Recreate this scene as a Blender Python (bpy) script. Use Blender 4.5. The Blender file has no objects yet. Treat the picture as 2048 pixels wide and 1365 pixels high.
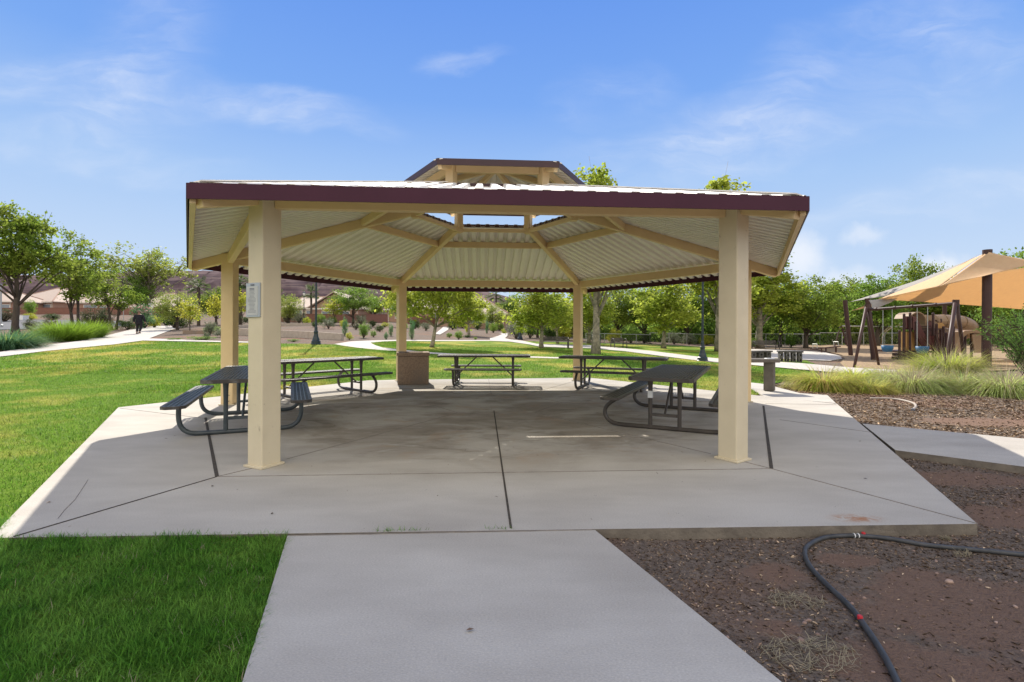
import bpy, bmesh, math, random
import numpy as np
from mathutils import Vector, Matrix

# ------------------------------------------------------------------ camera, world, sun, exposure
scene = bpy.context.scene
COL = scene.collection
FPX, CAMZ, ROLL = 978.0, 1.39, 0.0036
cam_d = bpy.data.cameras.new("camera")
cam = bpy.data.objects.new("camera", cam_d)
COL.objects.link(cam)
cam.matrix_world = (Matrix.Translation((0, 0, CAMZ)) @ Matrix.Rotation(math.radians(90), 4, 'X')
                    @ Matrix.Rotation(ROLL, 4, 'Z'))
cam_d.sensor_width = 36.0
cam_d.lens = 36.0 * FPX / 2048.0
cam_d.shift_y = -18.9 / 2048.0
cam_d.clip_start = 0.05
cam_d.clip_end = 6000
scene.camera = cam

SUN_AZ = math.radians(-16.6)       # from +Y (view direction) towards -X
SUN_EL = math.radians(39.3)
scene.view_settings.view_transform = 'Standard'
scene.view_settings.look = 'None'
scene.view_settings.gamma = 1.0
scene.view_settings.exposure = 1.0
scene.render.engine = 'CYCLES'
scene.cycles.max_bounces = 8
scene.cycles.transparent_max_bounces = 12

world = bpy.data.worlds.new("World")
scene.world = world
world.use_nodes = True
wn, wl = world.node_tree.nodes, world.node_tree.links
wn.clear()
w_out = wn.new('ShaderNodeOutputWorld')
w_bg = wn.new('ShaderNodeBackground')
w_bg.inputs['Strength'].default_value = 0.15
sky = wn.new('ShaderNodeTexSky')
sky.sky_type = 'NISHITA'
sky.sun_disc = False
sky.sun_elevation = SUN_EL
sky.sun_rotation = SUN_AZ           # rotation measured from +Y, clockwise seen from above
sky.air_density = 1.0
sky.dust_density = 0.25
sky.ozone_density = 2.0
# clear blue gradient laid over the (glare-limited) physical sky, by height above the horizon
def wvec(op, a, b):
    n = wn.new('ShaderNodeVectorMath'); n.operation = op
    for i, v in enumerate((a, b)):
        if isinstance(v, tuple): n.inputs[i].default_value = v
        else: wl.new(v, n.inputs[i])
    return n.outputs[0]
def wmix(f, a, b):
    n = wn.new('ShaderNodeMix'); n.data_type = 'RGBA'
    for i, v in ((0, f), (6, a), (7, b)):
        if isinstance(v, tuple): n.inputs[i].default_value = (*v, 1)
        elif isinstance(v, (int, float)): n.inputs[i].default_value = v
        else: wl.new(v, n.inputs[i])
    return n.outputs[2]
# thin cirrus: stretched noise on the sky direction projected to a high flat layer
tc = wn.new('ShaderNodeTexCoord')
sep = wn.new('ShaderNodeSeparateXYZ')
wl.new(tc.outputs['Generated'], sep.inputs[0])
def wmath(op, a, b=None, clamp=False):
    n = wn.new('ShaderNodeMath'); n.operation = op; n.use_clamp = clamp
    for i, v in enumerate((a, b)):
        if v is None: continue
        if isinstance(v, (int, float)): n.inputs[i].default_value = v
        else: wl.new(v, n.inputs[i])
    return n.outputs[0]
def wsmooth(v, lo, hi):
    mr = wn.new('ShaderNodeMapRange'); mr.interpolation_type = 'SMOOTHSTEP'
    mr.inputs['From Min'].default_value = lo; mr.inputs['From Max'].default_value = hi
    wl.new(v, mr.inputs['Value']); return mr.outputs[0]
ramp = wn.new('ShaderNodeValToRGB')
wl.new(sep.outputs['Z'], ramp.inputs[0])
el = ramp.color_ramp.elements
el[0].position = 0.0; el[0].color = (2.35, 2.7, 3.1, 1)
el[1].position = 1.0; el[1].color = (.20, .70, 2.4, 1)
for p_, c_ in ((.12, (1.95, 2.42, 3.1)), (.27, (1.28, 1.93, 3.05)), (.42, (.56, 1.25, 2.95)), (.56, (.34, .95, 2.8))):
    e_ = el.new(p_); e_.color = (*c_, 1)
blue = wmix(0.85, wvec('MINIMUM', sky.outputs[0], (1.4, 2.1, 3.2)), ramp.outputs[0])
zz = wmath('MAXIMUM', wmath('ADD', sep.outputs['Z'], 0.10), 0.02)
cx_ = wmath('DIVIDE', sep.outputs['X'], zz)
cy_ = wmath('DIVIDE', sep.outputs['Y'], zz)
comb = wn.new('ShaderNodeCombineXYZ')
wl.new(cx_, comb.inputs[0]); wl.new(cy_, comb.inputs[1])
def cloud_layer(rot, scl, loc, nscale, detail, lo, hi, dist=0.6):
    mp = wn.new('ShaderNodeMapping')
    mp.inputs['Rotation'].default_value = (0, 0, rot)
    mp.inputs['Scale'].default_value = scl
    mp.inputs['Location'].default_value = loc
    wl.new(comb.outputs[0], mp.inputs['Vector'])
    nz = wn.new('ShaderNodeTexNoise')
    nz.inputs['Scale'].default_value = nscale
    nz.inputs['Detail'].default_value = detail
    nz.inputs['Roughness'].default_value = 0.55
    nz.inputs['Distortion'].default_value = dist
    wl.new(mp.outputs[0], nz.inputs['Vector'])
    mr = wn.new('ShaderNodeMapRange'); mr.interpolation_type = 'SMOOTHSTEP'
    mr.inputs['From Min'].default_value = lo
    mr.inputs['From Max'].default_value = hi
    wl.new(nz.outputs[0], mr.inputs['Value'])
    return mr.outputs[0]
c1 = cloud_layer(math.radians(28), (0.34, 1.05, 1), (0.3, 1.7, 0), 1.5, 7, 0.50, 0.86)
# single wisps and small cumulus, placed by direction (x/y, z/y) and frayed with noise
yy = wmath('MAXIMUM', sep.outputs['Y'], 0.02)
dirv = wn.new('ShaderNodeCombineXYZ')
wl.new(wmath('DIVIDE', sep.outputs['X'], yy), dirv.inputs[0]); wl.new(wmath('DIVIDE', sep.outputs['Z'], yy), dirv.inputs[1])
def fray(scale, amount, stretch=(1, 1, 1)):
    mp = wn.new('ShaderNodeMapping'); mp.inputs['Scale'].default_value = stretch; wl.new(dirv.outputs[0], mp.inputs[0])
    nz = wn.new('ShaderNodeTexNoise'); nz.inputs['Scale'].default_value = scale; nz.inputs['Detail'].default_value = 6
    wl.new(mp.outputs[0], nz.inputs['Vector'])
    off = wvec('MULTIPLY', wvec('SUBTRACT', nz.outputs['Color'], (.5, .5, .5)), (amount, amount, 0))
    return wvec('ADD', dirv.outputs[0], off), nz.outputs[0]
soft, softn = fray(3.2, .20, (1, 2.2, 1))
puff, puffn = fray(26, .045)
def wisp(vec, u, w, ru, rw, rot, amp):
    mp = wn.new('ShaderNodeMapping'); mp.vector_type = 'TEXTURE'
    mp.inputs['Location'].default_value = (u, w, 0); mp.inputs['Rotation'].default_value = (0, 0, math.radians(rot)); mp.inputs['Scale'].default_value = (ru, rw, 1)
    wl.new(vec, mp.inputs[0])
    gr = wn.new('ShaderNodeTexGradient'); gr.gradient_type = 'SPHERICAL'; wl.new(mp.outputs[0], gr.inputs[0])
    return wmath('MULTIPLY', wsmooth(gr.outputs['Fac'], 0, .85), amp)
cl = None
for w_ in ((-.90, .485, .36, .10, -5, .42), (-.76, .58, .24, .17, 55, .30), (-.45, .468, .30, .055, -10, .36), (-.10, .537, .12, .03, 0, .30), (.64, .458, .68, .13, 15, .36),
           (.92, .27, .55, .06, 5, .26), (-.89, .38, .30, .05, -3, .30), (.77, .6, .36, .11, 15, .30), (.21, .485, .18, .06, 8, .28), (-.68, .33, .22, .04, 0, .18), (.3, .40, .3, .06, 12, .2)):
    v_ = wisp(soft, *w_); cl = v_ if cl is None else wmath('ADD', cl, v_)
mpf = wn.new('ShaderNodeMapping'); mpf.inputs['Scale'].default_value = (1.0, 4.5, 1); mpf.inputs['Rotation'].default_value = (0, 0, math.radians(-9)); wl.new(soft, mpf.inputs[0])
nzf = wn.new('ShaderNodeTexNoise'); nzf.inputs['Scale'].default_value = 7.0; nzf.inputs['Detail'].default_value = 9; nzf.inputs['Roughness'].default_value = .62; nzf.inputs['Distortion'].default_value = .4
wl.new(mpf.outputs[0], nzf.inputs['Vector'])
fine = wmath('ADD', wmath('MULTIPLY', wsmooth(nzf.outputs[0], .30, .72), .8), .45)
streak = wmath('ADD', wmath('MULTIPLY', wsmooth(c1, 0, 1), .55), wmath('ADD', wmath('MULTIPLY', wsmooth(softn, .38, .62), .55), .25))
cl = wmath('MULTIPLY', wmath('MULTIPLY', cl, streak), fine)
for w_ in ((.59, .155, .07, .075, 10, .75), (.717, .2, .06, .03, 0, .42), (.885, .125, .085, .05, 0, .7), (.68, .10, .14, .045, 0, .5), (1.0, .10, .1, .04, 0, .5)):
    cl = wmath('MAXIMUM', cl, wisp(puff, *w_))
cl = wmath('MULTIPLY', cl, wsmooth(sep.outputs['Y'], .02, .15), True)
cl = wmath('MINIMUM', cl, .85)
clear = wmix(cl, blue, (3.1, 3.2, 3.4))
# unseen bright cloud bank, added to the sky behind the camera as fill light
fill_noise = cloud_layer(0.4, (1, 1, 1), (7, 3, 0), 1.1, 5, 0.30, 0.52, 0.3)
fill_bank = wmath('MULTIPLY', wsmooth(wmath('MULTIPLY', sep.outputs['Y'], -1), -.12, .45), wmath('ADD', wmath('MULTIPLY', fill_noise, .5), .5), True)
fill_bank = wmath('MULTIPLY', fill_bank, wmath('ADD', wmath('MULTIPLY', wsmooth(sep.outputs['Z'], .02, .50), .70), .30))
wl.new(wmix(fill_bank, clear, (6.1, 5.65, 4.95)), w_bg.inputs['Color'])
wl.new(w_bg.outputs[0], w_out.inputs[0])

sun_d = bpy.data.lights.new("sun", 'SUN')
sun_d.energy = 3.9
sun_d.angle = math.radians(0.5)
sun_d.color = (1.0, 0.93, 0.82)
sun = bpy.data.objects.new("sun", sun_d)
COL.objects.link(sun)
sdir = Vector((math.sin(SUN_AZ) * math.cos(SUN_EL), math.cos(SUN_AZ) * math.cos(SUN_EL), math.sin(SUN_EL)))
sun.rotation_euler = sdir.to_track_quat('Z', 'Y').to_euler()
sun.location = sdir * 60

# ------------------------------------------------------------------ helpers
R = math.radians
rng = np.random.default_rng(7)
random.seed(7)

def smooth(a, b, x):
    t = np.clip((x - a) / (b - a), 0, 1)
    return t * t * (3 - 2 * t)

_TY = [-50, 11, 14, 18, 26, 34, 41, 55, 70, 90, 110, 150, 300, 3000]
_TZ = [0, 0, .03, .17, .55, .82, 1.07, 1.6, 2.2, 3.45, 4.8, 6.3, 9.0, 12.0]
_UX = [-3, -.8, -.4, -.165, .08, .38, .6, 3]
_UW = [1.1, 1.1, 1.2, .8, .5, .03, 0, 0]

def G(x, y):
    """ground height of the park (scalar or array)"""
    x = np.asarray(x, float); y = np.asarray(y, float)
    z = np.interp(y, _TY, _TZ) * np.interp(x / np.maximum(y, 4.0), _UX, _UW)
    low = smooth(0.3, 1.1, x) * (1 - smooth(5.6, 7.2, y))
    return z - 0.05 - 0.032 * low

def ray(px, py):
    u, v = px - 1024.0, py - 682.5
    c, s = math.cos(ROLL), math.sin(ROLL)
    u, v = c * u + s * v, -s * u + c * v
    return u / FPX, -(v + 18.9) / FPX      # x/y , (z-h)/y

def at(px, py, off=0.0):
    """point of the ground seen at that place of the photograph"""
    a, b = ray(px, py)
    ys = np.concatenate([np.linspace(1, 60, 2400), np.linspace(60, 400, 2000)])
    gap = CAMZ + b * ys - (G(a * ys, ys) + off)
    k = np.argmax(gap <= 0)
    if gap[k] > 0: k = len(ys) - 1
    y = ys[k]
    return Vector((a * y, y, float(G(a * y, y))))

def flat(px, py, z=0.0):
    a, b = ray(px, py)
    y = (z - CAMZ) / b
    return Vector((a * y, y, z))

def aty(px, py, y):
    a, b = ray(px, py)
    return Vector((a * y, y, CAMZ + b * y))

class MB:
    def __init__(s): s.v = []; s.f = []; s.m = []
    def add(s, vs, fs, mi=0):
        o = len(s.v); s.v += [tuple(p) for p in vs]
        s.f += [tuple(i + o for i in f) for f in fs]; s.m += [mi] * len(fs)
    def box(s, c, size, rz=0, mat=None, mi=0):
        hx, hy, hz = size[0] / 2, size[1] / 2, size[2] / 2
        M = mat if mat is not None else Matrix.Translation(c) @ Matrix.Rotation(rz, 4, 'Z')
        vs = [M @ Vector((x * hx, y * hy, z * hz)) for z in (-1, 1) for (x, y) in ((-1, -1), (1, -1), (1, 1), (-1, 1))]
        s.add(vs, [(3, 2, 1, 0), (4, 5, 6, 7), (0, 1, 5, 4), (1, 2, 6, 5), (2, 3, 7, 6), (3, 0, 4, 7)], mi)
    def bar(s, p, q, w, h, up=(0, 0, 1), mi=0):
        """rectangular bar from p to q, w across, h along 'up'"""
        p, q = Vector(p), Vector(q); d = (q - p); L = d.length; d.normalize()
        u = Vector(up); u = (u - d * u.dot(d)).normalized(); r = d.cross(u)
        M = Matrix((( *r, 0), (*d, 0), (*u, 0), (0, 0, 0, 1))).transposed()
        M = Matrix.Translation((p + q) / 2) @ M
        s.box(None, (w, L, h), mat=M, mi=mi)
    def tube(s, pts, rad, n=10, cap=True, mi=0):
        pts = [Vector(p) for p in pts]
        if not hasattr(rad, '__len__'): rad = [rad] * len(pts)
        rings = []; ref = None
        for i, p in enumerate(pts):
            t = (pts[min(i + 1, len(pts) - 1)] - pts[max(i - 1, 0)]).normalized()
            if ref is None:
                ref = Vector((0, 0, 1)) if abs(t.z) < .9 else Vector((1, 0, 0))
            a = (ref - t * ref.dot(t))
            if a.length < 1e-4: a = t.orthogonal()
            a.normalize(); ref = a; b = t.cross(a)
            rings.append([p + (a * math.cos(2 * math.pi * k / n) + b * math.sin(2 * math.pi * k / n)) * rad[i] for k in range(n)])
        vs = [v for r in rings for v in r]; fs = []
        for i in range(len(pts) - 1):
            for k in range(n):
                k2 = (k + 1) % n
                fs.append((i * n + k, i * n + k2, (i + 1) * n + k2, (i + 1) * n + k))
        if cap:
            fs.append(tuple(range(n - 1, -1, -1))); o = (len(pts) - 1) * n; fs.append(tuple(o + k for k in range(n)))
        s.add(vs, fs, mi)
    def lathe(s, prof, c=(0, 0, 0), n=16, mi=0):
        vs = []; fs = []
        for (r, z) in prof:
            for k in range(n):
                a = 2 * math.pi * k / n
                vs.append((c[0] + r * math.cos(a), c[1] + r * math.sin(a), c[2] + z))
        for i in range(len(prof) - 1):
            for k in range(n):
                k2 = (k + 1) % n
                fs.append((i * n + k, i * n + k2, (i + 1) * n + k2, (i + 1) * n + k))
        fs.append(tuple(range(n - 1, -1, -1))); o = (len(prof) - 1) * n; fs.append(tuple(o + k for k in range(n)))
        s.add(vs, fs, mi)
    def prism(s, poly, z0, z1, mi=0):
        n = len(poly)
        a = sum(poly[i][0] * poly[(i + 1) % n][1] - poly[(i + 1) % n][0] * poly[i][1] for i in range(n))
        if a < 0: poly = poly[::-1]
        vs = [(p[0], p[1], z0) for p in poly] + [(p[0], p[1], z1) for p in poly]
        fs = [tuple(range(n - 1, -1, -1)), tuple(range(n, 2 * n))]
        fs += [(i, (i + 1) % n, n + (i + 1) % n, n + i) for i in range(n)]
        s.add(vs, fs, mi)
    def build(s, name, mats, parent=None, bevel=0, smooth_=False, loc=None):
        me = bpy.data.meshes.new(name)
        me.from_pydata(s.v, [], s.f); me.update()
        if not isinstance(mats, (list, tuple)): mats = [mats]
        for m in mats: me.materials.append(m)
        if any(s.m): me.polygons.foreach_set('material_index', s.m)
        if smooth_:
            me.polygons.foreach_set('use_smooth', [True] * len(me.polygons))
        o = bpy.data.objects.new(name, me); COL.objects.link(o)
        if bevel:
            b = o.modifiers.new('bevel', 'BEVEL'); b.width = bevel; b.segments = 2; b.limit_method = 'ANGLE'; b.angle_limit = R(40)
        if smooth_ == 'angle':
            pass
        if parent: o.parent = parent
        return o

def np_mesh(name, V, faces_n, idx, mat, parent=None):
    """V (N,3), all faces with faces_n corners, idx flat"""
    me = bpy.data.meshes.new(name)
    nf = len(idx) // faces_n
    me.vertices.add(len(V)); me.vertices.foreach_set('co', np.asarray(V, np.float32).ravel())
    me.loops.add(len(idx)); me.loops.foreach_set('vertex_index', np.asarray(idx, np.int32))
    me.polygons.add(nf)
    me.polygons.foreach_set('loop_start', np.arange(0, nf * faces_n, faces_n, dtype=np.int32))
    me.update(calc_edges=True); me.validate()
    me.materials.append(mat)
    o = bpy.data.objects.new(name, me); COL.objects.link(o)
    if parent: o.parent = parent
    return o

def tag(o, label=None, cat=None, group=None, kind=None):
    if label: o['label'] = label
    if cat: o['category'] = cat
    if group: o['group'] = group
    if kind: o['kind'] = kind
    return o

def thing(name, label, cat, loc=(0, 0, 0), rz=0, group=None):
    o = bpy.data.objects.new(name, None); COL.objects.link(o)
    o.empty_display_size = .2
    o.location = loc; o.rotation_euler = (0, 0, rz)
    return tag(o, label, cat, group)

def copy_tree(o, parent=None):
    c = o.copy(); COL.objects.link(c)
    if parent: c.parent = parent
    for ch in list(o.children): copy_tree(ch, c)
    return c

# ------------------------------------------------------------------ materials
def mat(name, col, rough=.7, col2=None, nscale=4, bump=0, bscale=None, spec=.3, metal=0, detail=6, lo=.35, hi=.65,
        coord='Object', trans=0, col3=None, n3=1.0, lo3=.5, hi3=.7, stretch=(1, 1, 1), island=0, speck=0, speck_s=160):
    m = bpy.data.materials.new(name); m.use_nodes = True
    n, l = m.node_tree.nodes, m.node_tree.links
    b = n['Principled BSDF']; out = n['Material Output']
    b.inputs['Roughness'].default_value = rough
    b.inputs['Specular IOR Level'].default_value = spec
    b.inputs['Metallic'].default_value = metal
    b.inputs['Base Color'].default_value = (*col, 1)
    t = n.new('ShaderNodeTexCoord'); mp = n.new('ShaderNodeMapping'); mp.inputs['Scale'].default_value = stretch
    if coord == 'World':
        g = n.new('ShaderNodeNewGeometry'); l.new(g.outputs['Position'], mp.inputs[0])
    else:
        l.new(t.outputs[coord], mp.inputs[0])
    src = None
    def noise(sc, det=detail):
        z = n.new('ShaderNodeTexNoise'); z.inputs['Scale'].default_value = sc; z.inputs['Detail'].default_value = det
        z.inputs['Roughness'].default_value = .6
        l.new(mp.outputs[0], z.inputs['Vector']); return z.outputs[0]
    def rng_(v, a, c):
        r = n.new('ShaderNodeMapRange'); r.inputs['From Min'].default_value = a; r.inputs['From Max'].default_value = c
        l.new(v, r.inputs['Value']); return r.outputs[0]
    def mix(f, a, c):
        x = n.new('ShaderNodeMix'); x.data_type = 'RGBA'; l.new(f, x.inputs[0])
        for i, v in ((6, a), (7, c)):
            if isinstance(v, tuple): x.inputs[i].default_value = (*v, 1)
            else: l.new(v, x.inputs[i])
        return x.outputs[2]
    if col2: src = mix(rng_(noise(nscale), lo, hi), col, col2)
    if col3: src = mix(rng_(noise(n3, 4), lo3, hi3), src if src else col, col3)
    if speck:
        hs = n.new('ShaderNodeHueSaturation'); mr = n.new('ShaderNodeMapRange')
        mr.inputs['From Min'].default_value = .3; mr.inputs['From Max'].default_value = .7
        mr.inputs['To Min'].default_value = 1 - speck; mr.inputs['To Max'].default_value = 1 + speck
        l.new(noise(speck_s, 3), mr.inputs['Value']); l.new(mr.outputs[0], hs.inputs['Value'])
        l.new(src, hs.inputs['Color']); src = hs.outputs[0]
    if island:
        g = n.new('ShaderNodeNewGeometry')
        hs = n.new('ShaderNodeHueSaturation')
        if src: l.new(src, hs.inputs['Color'])
        else: hs.inputs['Color'].default_value = (*col, 1)
        mr = n.new('ShaderNodeMapRange'); mr.inputs['To Min'].default_value = 1 - island; mr.inputs['To Max'].default_value = 1 + island
        l.new(g.outputs['Random Per Island'], mr.inputs['Value']); l.new(mr.outputs[0], hs.inputs['Value'])
        src = hs.outputs[0]
    if src: l.new(src, b.inputs['Base Color'])
    if bump:
        bp = n.new('ShaderNodeBump'); bp.inputs['Strength'].default_value = bump; bp.inputs['Distance'].default_value = .02
        l.new(noise(bscale or nscale * 3), bp.inputs['Height']); l.new(bp.outputs[0], b.inputs['Normal'])
    if trans:
        tr = n.new('ShaderNodeBsdfTranslucent'); ms = n.new('ShaderNodeMixShader'); ms.inputs[0].default_value = trans
        if src: l.new(src, tr.inputs['Color'])
        else: tr.inputs['Color'].default_value = (*col, 1)
        l.new(b.outputs[0], ms.inputs[1]); l.new(tr.outputs[0], ms.inputs[2]); l.new(ms.outputs[0], out.inputs[0])
    return m

M = {}
M['concrete'] = mat('concrete', (.495, .468, .42), .9, (.42, .392, .35), 1.5, .16, 90, col3=(.33, .305, .27), n3=.40, lo3=.52, hi3=.75, coord='World', spec=.06, detail=10, stretch=(.55, 1.3, 1), speck=.16)
def stained_slab():
    """the same concrete, with years of spilled food and foot dirt worked into the middle of the patio"""
    m = M['concrete'].copy(); m.name = 'stained_concrete'; M['slab'] = m
    n, l = m.node_tree.nodes, m.node_tree.links
    b = n['Principled BSDF']; old = b.inputs['Base Color'].links[0].from_socket
    g = n.new('ShaderNodeNewGeometry')
    def vm(op, a, v):
        x = n.new('ShaderNodeVectorMath'); x.operation = op; l.new(a, x.inputs[0]); x.inputs[1].default_value = v; return x
    d = vm('SUBTRACT', g.outputs['Position'], (-.3, 9.2, 0)); ln = n.new('ShaderNodeVectorMath'); ln.operation = 'LENGTH'; l.new(d.outputs[0], ln.inputs[0])
    def noise(sc, det, st):
        mp = n.new('ShaderNodeMapping'); mp.inputs['Scale'].default_value = st; l.new(g.outputs['Position'], mp.inputs[0])
        z = n.new('ShaderNodeTexNoise'); z.inputs['Scale'].default_value = sc; z.inputs['Detail'].default_value = det; z.inputs['Roughness'].default_value = .65; z.inputs['Distortion'].default_value = .6
        l.new(mp.outputs[0], z.inputs[0]); return z.outputs[0]
    def mr(v, a, c, to=(0, 1)):
        r = n.new('ShaderNodeMapRange'); r.interpolation_type = 'SMOOTHSTEP'
        r.inputs['From Min'].default_value = a; r.inputs['From Max'].default_value = c; r.inputs['To Min'].default_value = to[0]; r.inputs['To Max'].default_value = to[1]
        l.new(v, r.inputs['Value']); return r.outputs[0]
    def mul(a, c):
        x = n.new('ShaderNodeMath'); x.operation = 'MULTIPLY'; l.new(a, x.inputs[0])
        if isinstance(c, float): x.inputs[1].default_value = c
        else: l.new(c, x.inputs[1])
        return x.outputs[0]
    def mix(f, a, col):
        x = n.new('ShaderNodeMix'); x.data_type = 'RGBA'; l.new(f, x.inputs[0]); l.new(a, x.inputs[6]); x.inputs[7].default_value = (*col, 1); return x.outputs[2]
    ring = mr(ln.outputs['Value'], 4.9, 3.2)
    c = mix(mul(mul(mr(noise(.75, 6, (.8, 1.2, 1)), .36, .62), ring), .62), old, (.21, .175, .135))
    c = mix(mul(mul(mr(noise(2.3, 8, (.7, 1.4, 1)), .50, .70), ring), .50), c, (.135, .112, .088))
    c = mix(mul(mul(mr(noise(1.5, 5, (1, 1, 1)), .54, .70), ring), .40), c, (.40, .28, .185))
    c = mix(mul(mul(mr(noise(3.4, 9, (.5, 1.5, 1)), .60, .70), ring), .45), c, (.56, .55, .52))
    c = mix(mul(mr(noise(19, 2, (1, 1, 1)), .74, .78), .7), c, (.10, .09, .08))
    rv = vm('SUBTRACT', g.outputs['Position'], tuple(flat(1712, 1037))); rv = vm('MULTIPLY', rv.outputs[0], (1, 2.2, 1))
    rl = n.new('ShaderNodeVectorMath'); rl.operation = 'LENGTH'; l.new(rv.outputs[0], rl.inputs[0])
    c = mix(mul(mul(mr(rl.outputs['Value'], .26, .03), mr(noise(16, 6, (1, 1, 1)), .34, .62)), .85), c, (.36, .15, .055))
    l.new(c, b.inputs['Base Color'])
stained_slab()
M['concrete_edge'] = mat('concrete_edge', (.215, .185, .15), .95, (.14, .12, .10), 6, .5, 40, coord='World')
M['path'] = mat('path_concrete', (.52, .485, .44), .85, (.46, .425, .385), .8, .2, 40, coord='World', speck=.08, speck_s=30, spec=.05)
M['soil'] = mat('bare_red_soil', (.235, .135, .09), .98, (.16, .10, .072), 7, .7, 60, coord='World', spec=.02, detail=9, speck=.2, speck_s=45)
M['joint'] = mat('joint', (.045, .04, .035), .9, (.09, .075, .06), 20)
M['joint_soft'] = mat('joint_soft', (.20, .18, .16), .9, (.28, .25, .22), 9)
M['mulch'] = mat('mulch', (.225, .18, .145), .98, (.12, .095, .077), 30, 1.0, 70, spec=.02, col3=(.23, .135, .095), n3=.40, lo3=.52, hi3=.70, coord='World', detail=9)
M['lawn'] = mat('lawn', (.15, .23, .033), .95, (.09, .165, .02), 7, .8, 60, col3=(.46, .38, .10), n3=.30, lo3=.48, hi3=.70, coord='World', detail=8, spec=.03)
M['road'] = mat('asphalt', (.17, .17, .175), .9, (.13, .13, .135), 2, .2, 60, coord='World', spec=.05)
M['chips'] = mat('wood_chip_ground', (.40, .30, .195), .95, (.22, .155, .10), 9, .8, 30, coord='World', detail=9, spec=.03)
M['hill'] = mat('red_rock', (.155, .105, .105), .95, (.088, .064, .071), .03, .6, .06, coord='World', detail=9, stretch=(.12, .12, 3.5), col3=(.185, .135, .125), n3=.05, lo3=.52, hi3=.58, spec=.02)
M['cream'] = mat('cream_paint', (.76, .575, .315), .5, (.71, .53, .285), 3, .12, 90, spec=.4)
M['cream2'] = mat('cream_post_paint', (.68, .59, .42), .5, (.62, .535, .375), 2.5, .15, 80, spec=.35, col3=(.44, .37, .26), n3=9, lo3=.66, hi3=.74)
M['panel'] = mat('roof_sheet', (.82, .78, .70), .45, (.77, .73, .65), 1.2, 0, spec=.4, coord='World')
M['maroon'] = mat('maroon_trim', (.060, .015, .032), .45, (.052, .013, .028), 2, .05, 30, spec=.2)
M['maroon_dark'] = mat('dull_maroon_trim', (.06, .032, .036), .5, (.05, .028, .032), 2)  # less red than the main fascia trim
M['rib_screw'] = mat('screw', (.05, .03, .03), .5)
M['table'] = mat('brown_coated_steel', (.055, .045, .038), .45, (.085, .07, .058), 7, .1, 60, spec=.5)
M['table_blue'] = mat('blue_grey_steel', (.04, .052, .06), .42, (.07, .085, .09), 6, .1, 60, spec=.5)
M['edge_worn'] = mat('worn_table_edge', (.07, .06, .055), .45, (.18, .17, .16), 9, .1, 60, lo=.5, hi=.7)
M['aggregate'] = mat('tan_aggregate', (.36, .26, .185), .9, (.24, .17, .12), 28, .6, 80, col3=(.25, .20, .16), n3=1.2)
M['bark'] = mat('bark', (.10, .08, .06), .95, (.07, .055, .045), 5, .9, 18, stretch=(3, 3, .8))
M['bark_pale'] = mat('pale_bark', (.36, .31, .24), .95, (.18, .16, .12), 5, .7, 14, col3=(.14, .13, .10), n3=2.0, lo3=.5, hi3=.62)
M['lamp'] = mat('lamp_paint', (.010, .020, .026), .4, (.014, .026, .033), 6, spec=.5)
M['lamp_glass'] = mat('lamp_glass', (.75, .73, .68), .3)
M['black'] = mat('black_cloth', (.008, .008, .011), .85, (.02, .02, .026), 14, .3, 40)
M['trouser'] = mat('dark_trousers', (.014, .013, .016), .9, (.022, .02, .022), 12)
M['skin'] = mat('skin', (.35, .2, .14), .6)
M['hat'] = mat('tan_hat', (.22, .17, .11), .9, (.16, .12, .08), 12)
M['shoe'] = mat('shoe', (.06, .035, .025), .7)
M['hose'] = mat('dark_hose', (.04, .043, .047), .55, (.075, .076, .078), 12, .1, 50, spec=.4)
M['hose_pale'] = mat('pale_hose', (.36, .31, .26), .6)
M['red'] = mat('red_plastic', (.55, .03, .04), .45)
M['white'] = mat('white_paint', (.8, .8, .78), .5)
M['stucco'] = mat('tan_stucco', (.40, .255, .185), .9, (.36, .225, .16), 2, .2, 20)
M['stucco_pale'] = mat('pale_stucco', (.52, .42, .32), .9, (.47, .37, .28), 2, .2, 20)
M['tile'] = mat('roof_tile', (.50, .40, .325), .85, (.42, .33, .265), 3, .4, 12, stretch=(1, 1, 3))
M['brick'] = mat('red_block', (.26, .125, .09), .95, (.20, .10, .075), 3, .3, 16, stretch=(1, 1, 2.5))
M['glass'] = mat('window_glass', (.22, .25, .28), .15, spec=.7)
M['trim'] = mat('pale_trim', (.72, .66, .58), .7)
M['block'] = mat('retaining_block', (.46, .395, .32), .95, (.38, .32, .26), 4, .4, 30)
M['steel'] = mat('galvanised', (.42, .42, .40), .5, metal=.4)
M['dark_concrete'] = mat('dark_concrete', (.105, .10, .095), .9, (.07, .065, .062), 6, .4, 40)
M['pedestal'] = mat('brown_grey_concrete', (.17, .15, .13), .9, (.12, .105, .09), 7, .4, 50)
M['plum'] = mat('brown_powder_coat', (.065, .032, .026), .5, (.05, .025, .021), 4, spec=.3)
M['plum_red'] = mat('maroon_play_panel', (.10, .034, .03), .5, spec=.4)
M['tan_plastic'] = mat('tan_plastic', (.28, .19, .11), .55, (.24, .16, .09), 3, spec=.4)
M['yellow_plastic'] = mat('ochre_plastic', (.40, .23, .07), .5, spec=.4)
M['blue_plastic'] = mat('blue_plastic', (.02, .10, .21), .5)
M['sail_orange'] = mat('orange_shade_cloth', (.86, .66, .41), .85, (.82, .62, .39), 6, trans=.5)
M['sail_tan'] = mat('tan_shade_cloth', (.78, .56, .34), .85, (.74, .52, .31), 6, trans=.35)
M['sail_grey'] = mat('grey_shade_cloth', (.42, .395, .36), .85, (.38, .36, .33), 6, trans=.3)
M['sign_plate'] = mat('sign_plate', (.40, .44, .48), .25, spec=.6)
M['sign_paper'] = mat('sign_paper', (.52, .52, .50), .4, (.47, .47, .46), 8, spec=.5)
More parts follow.
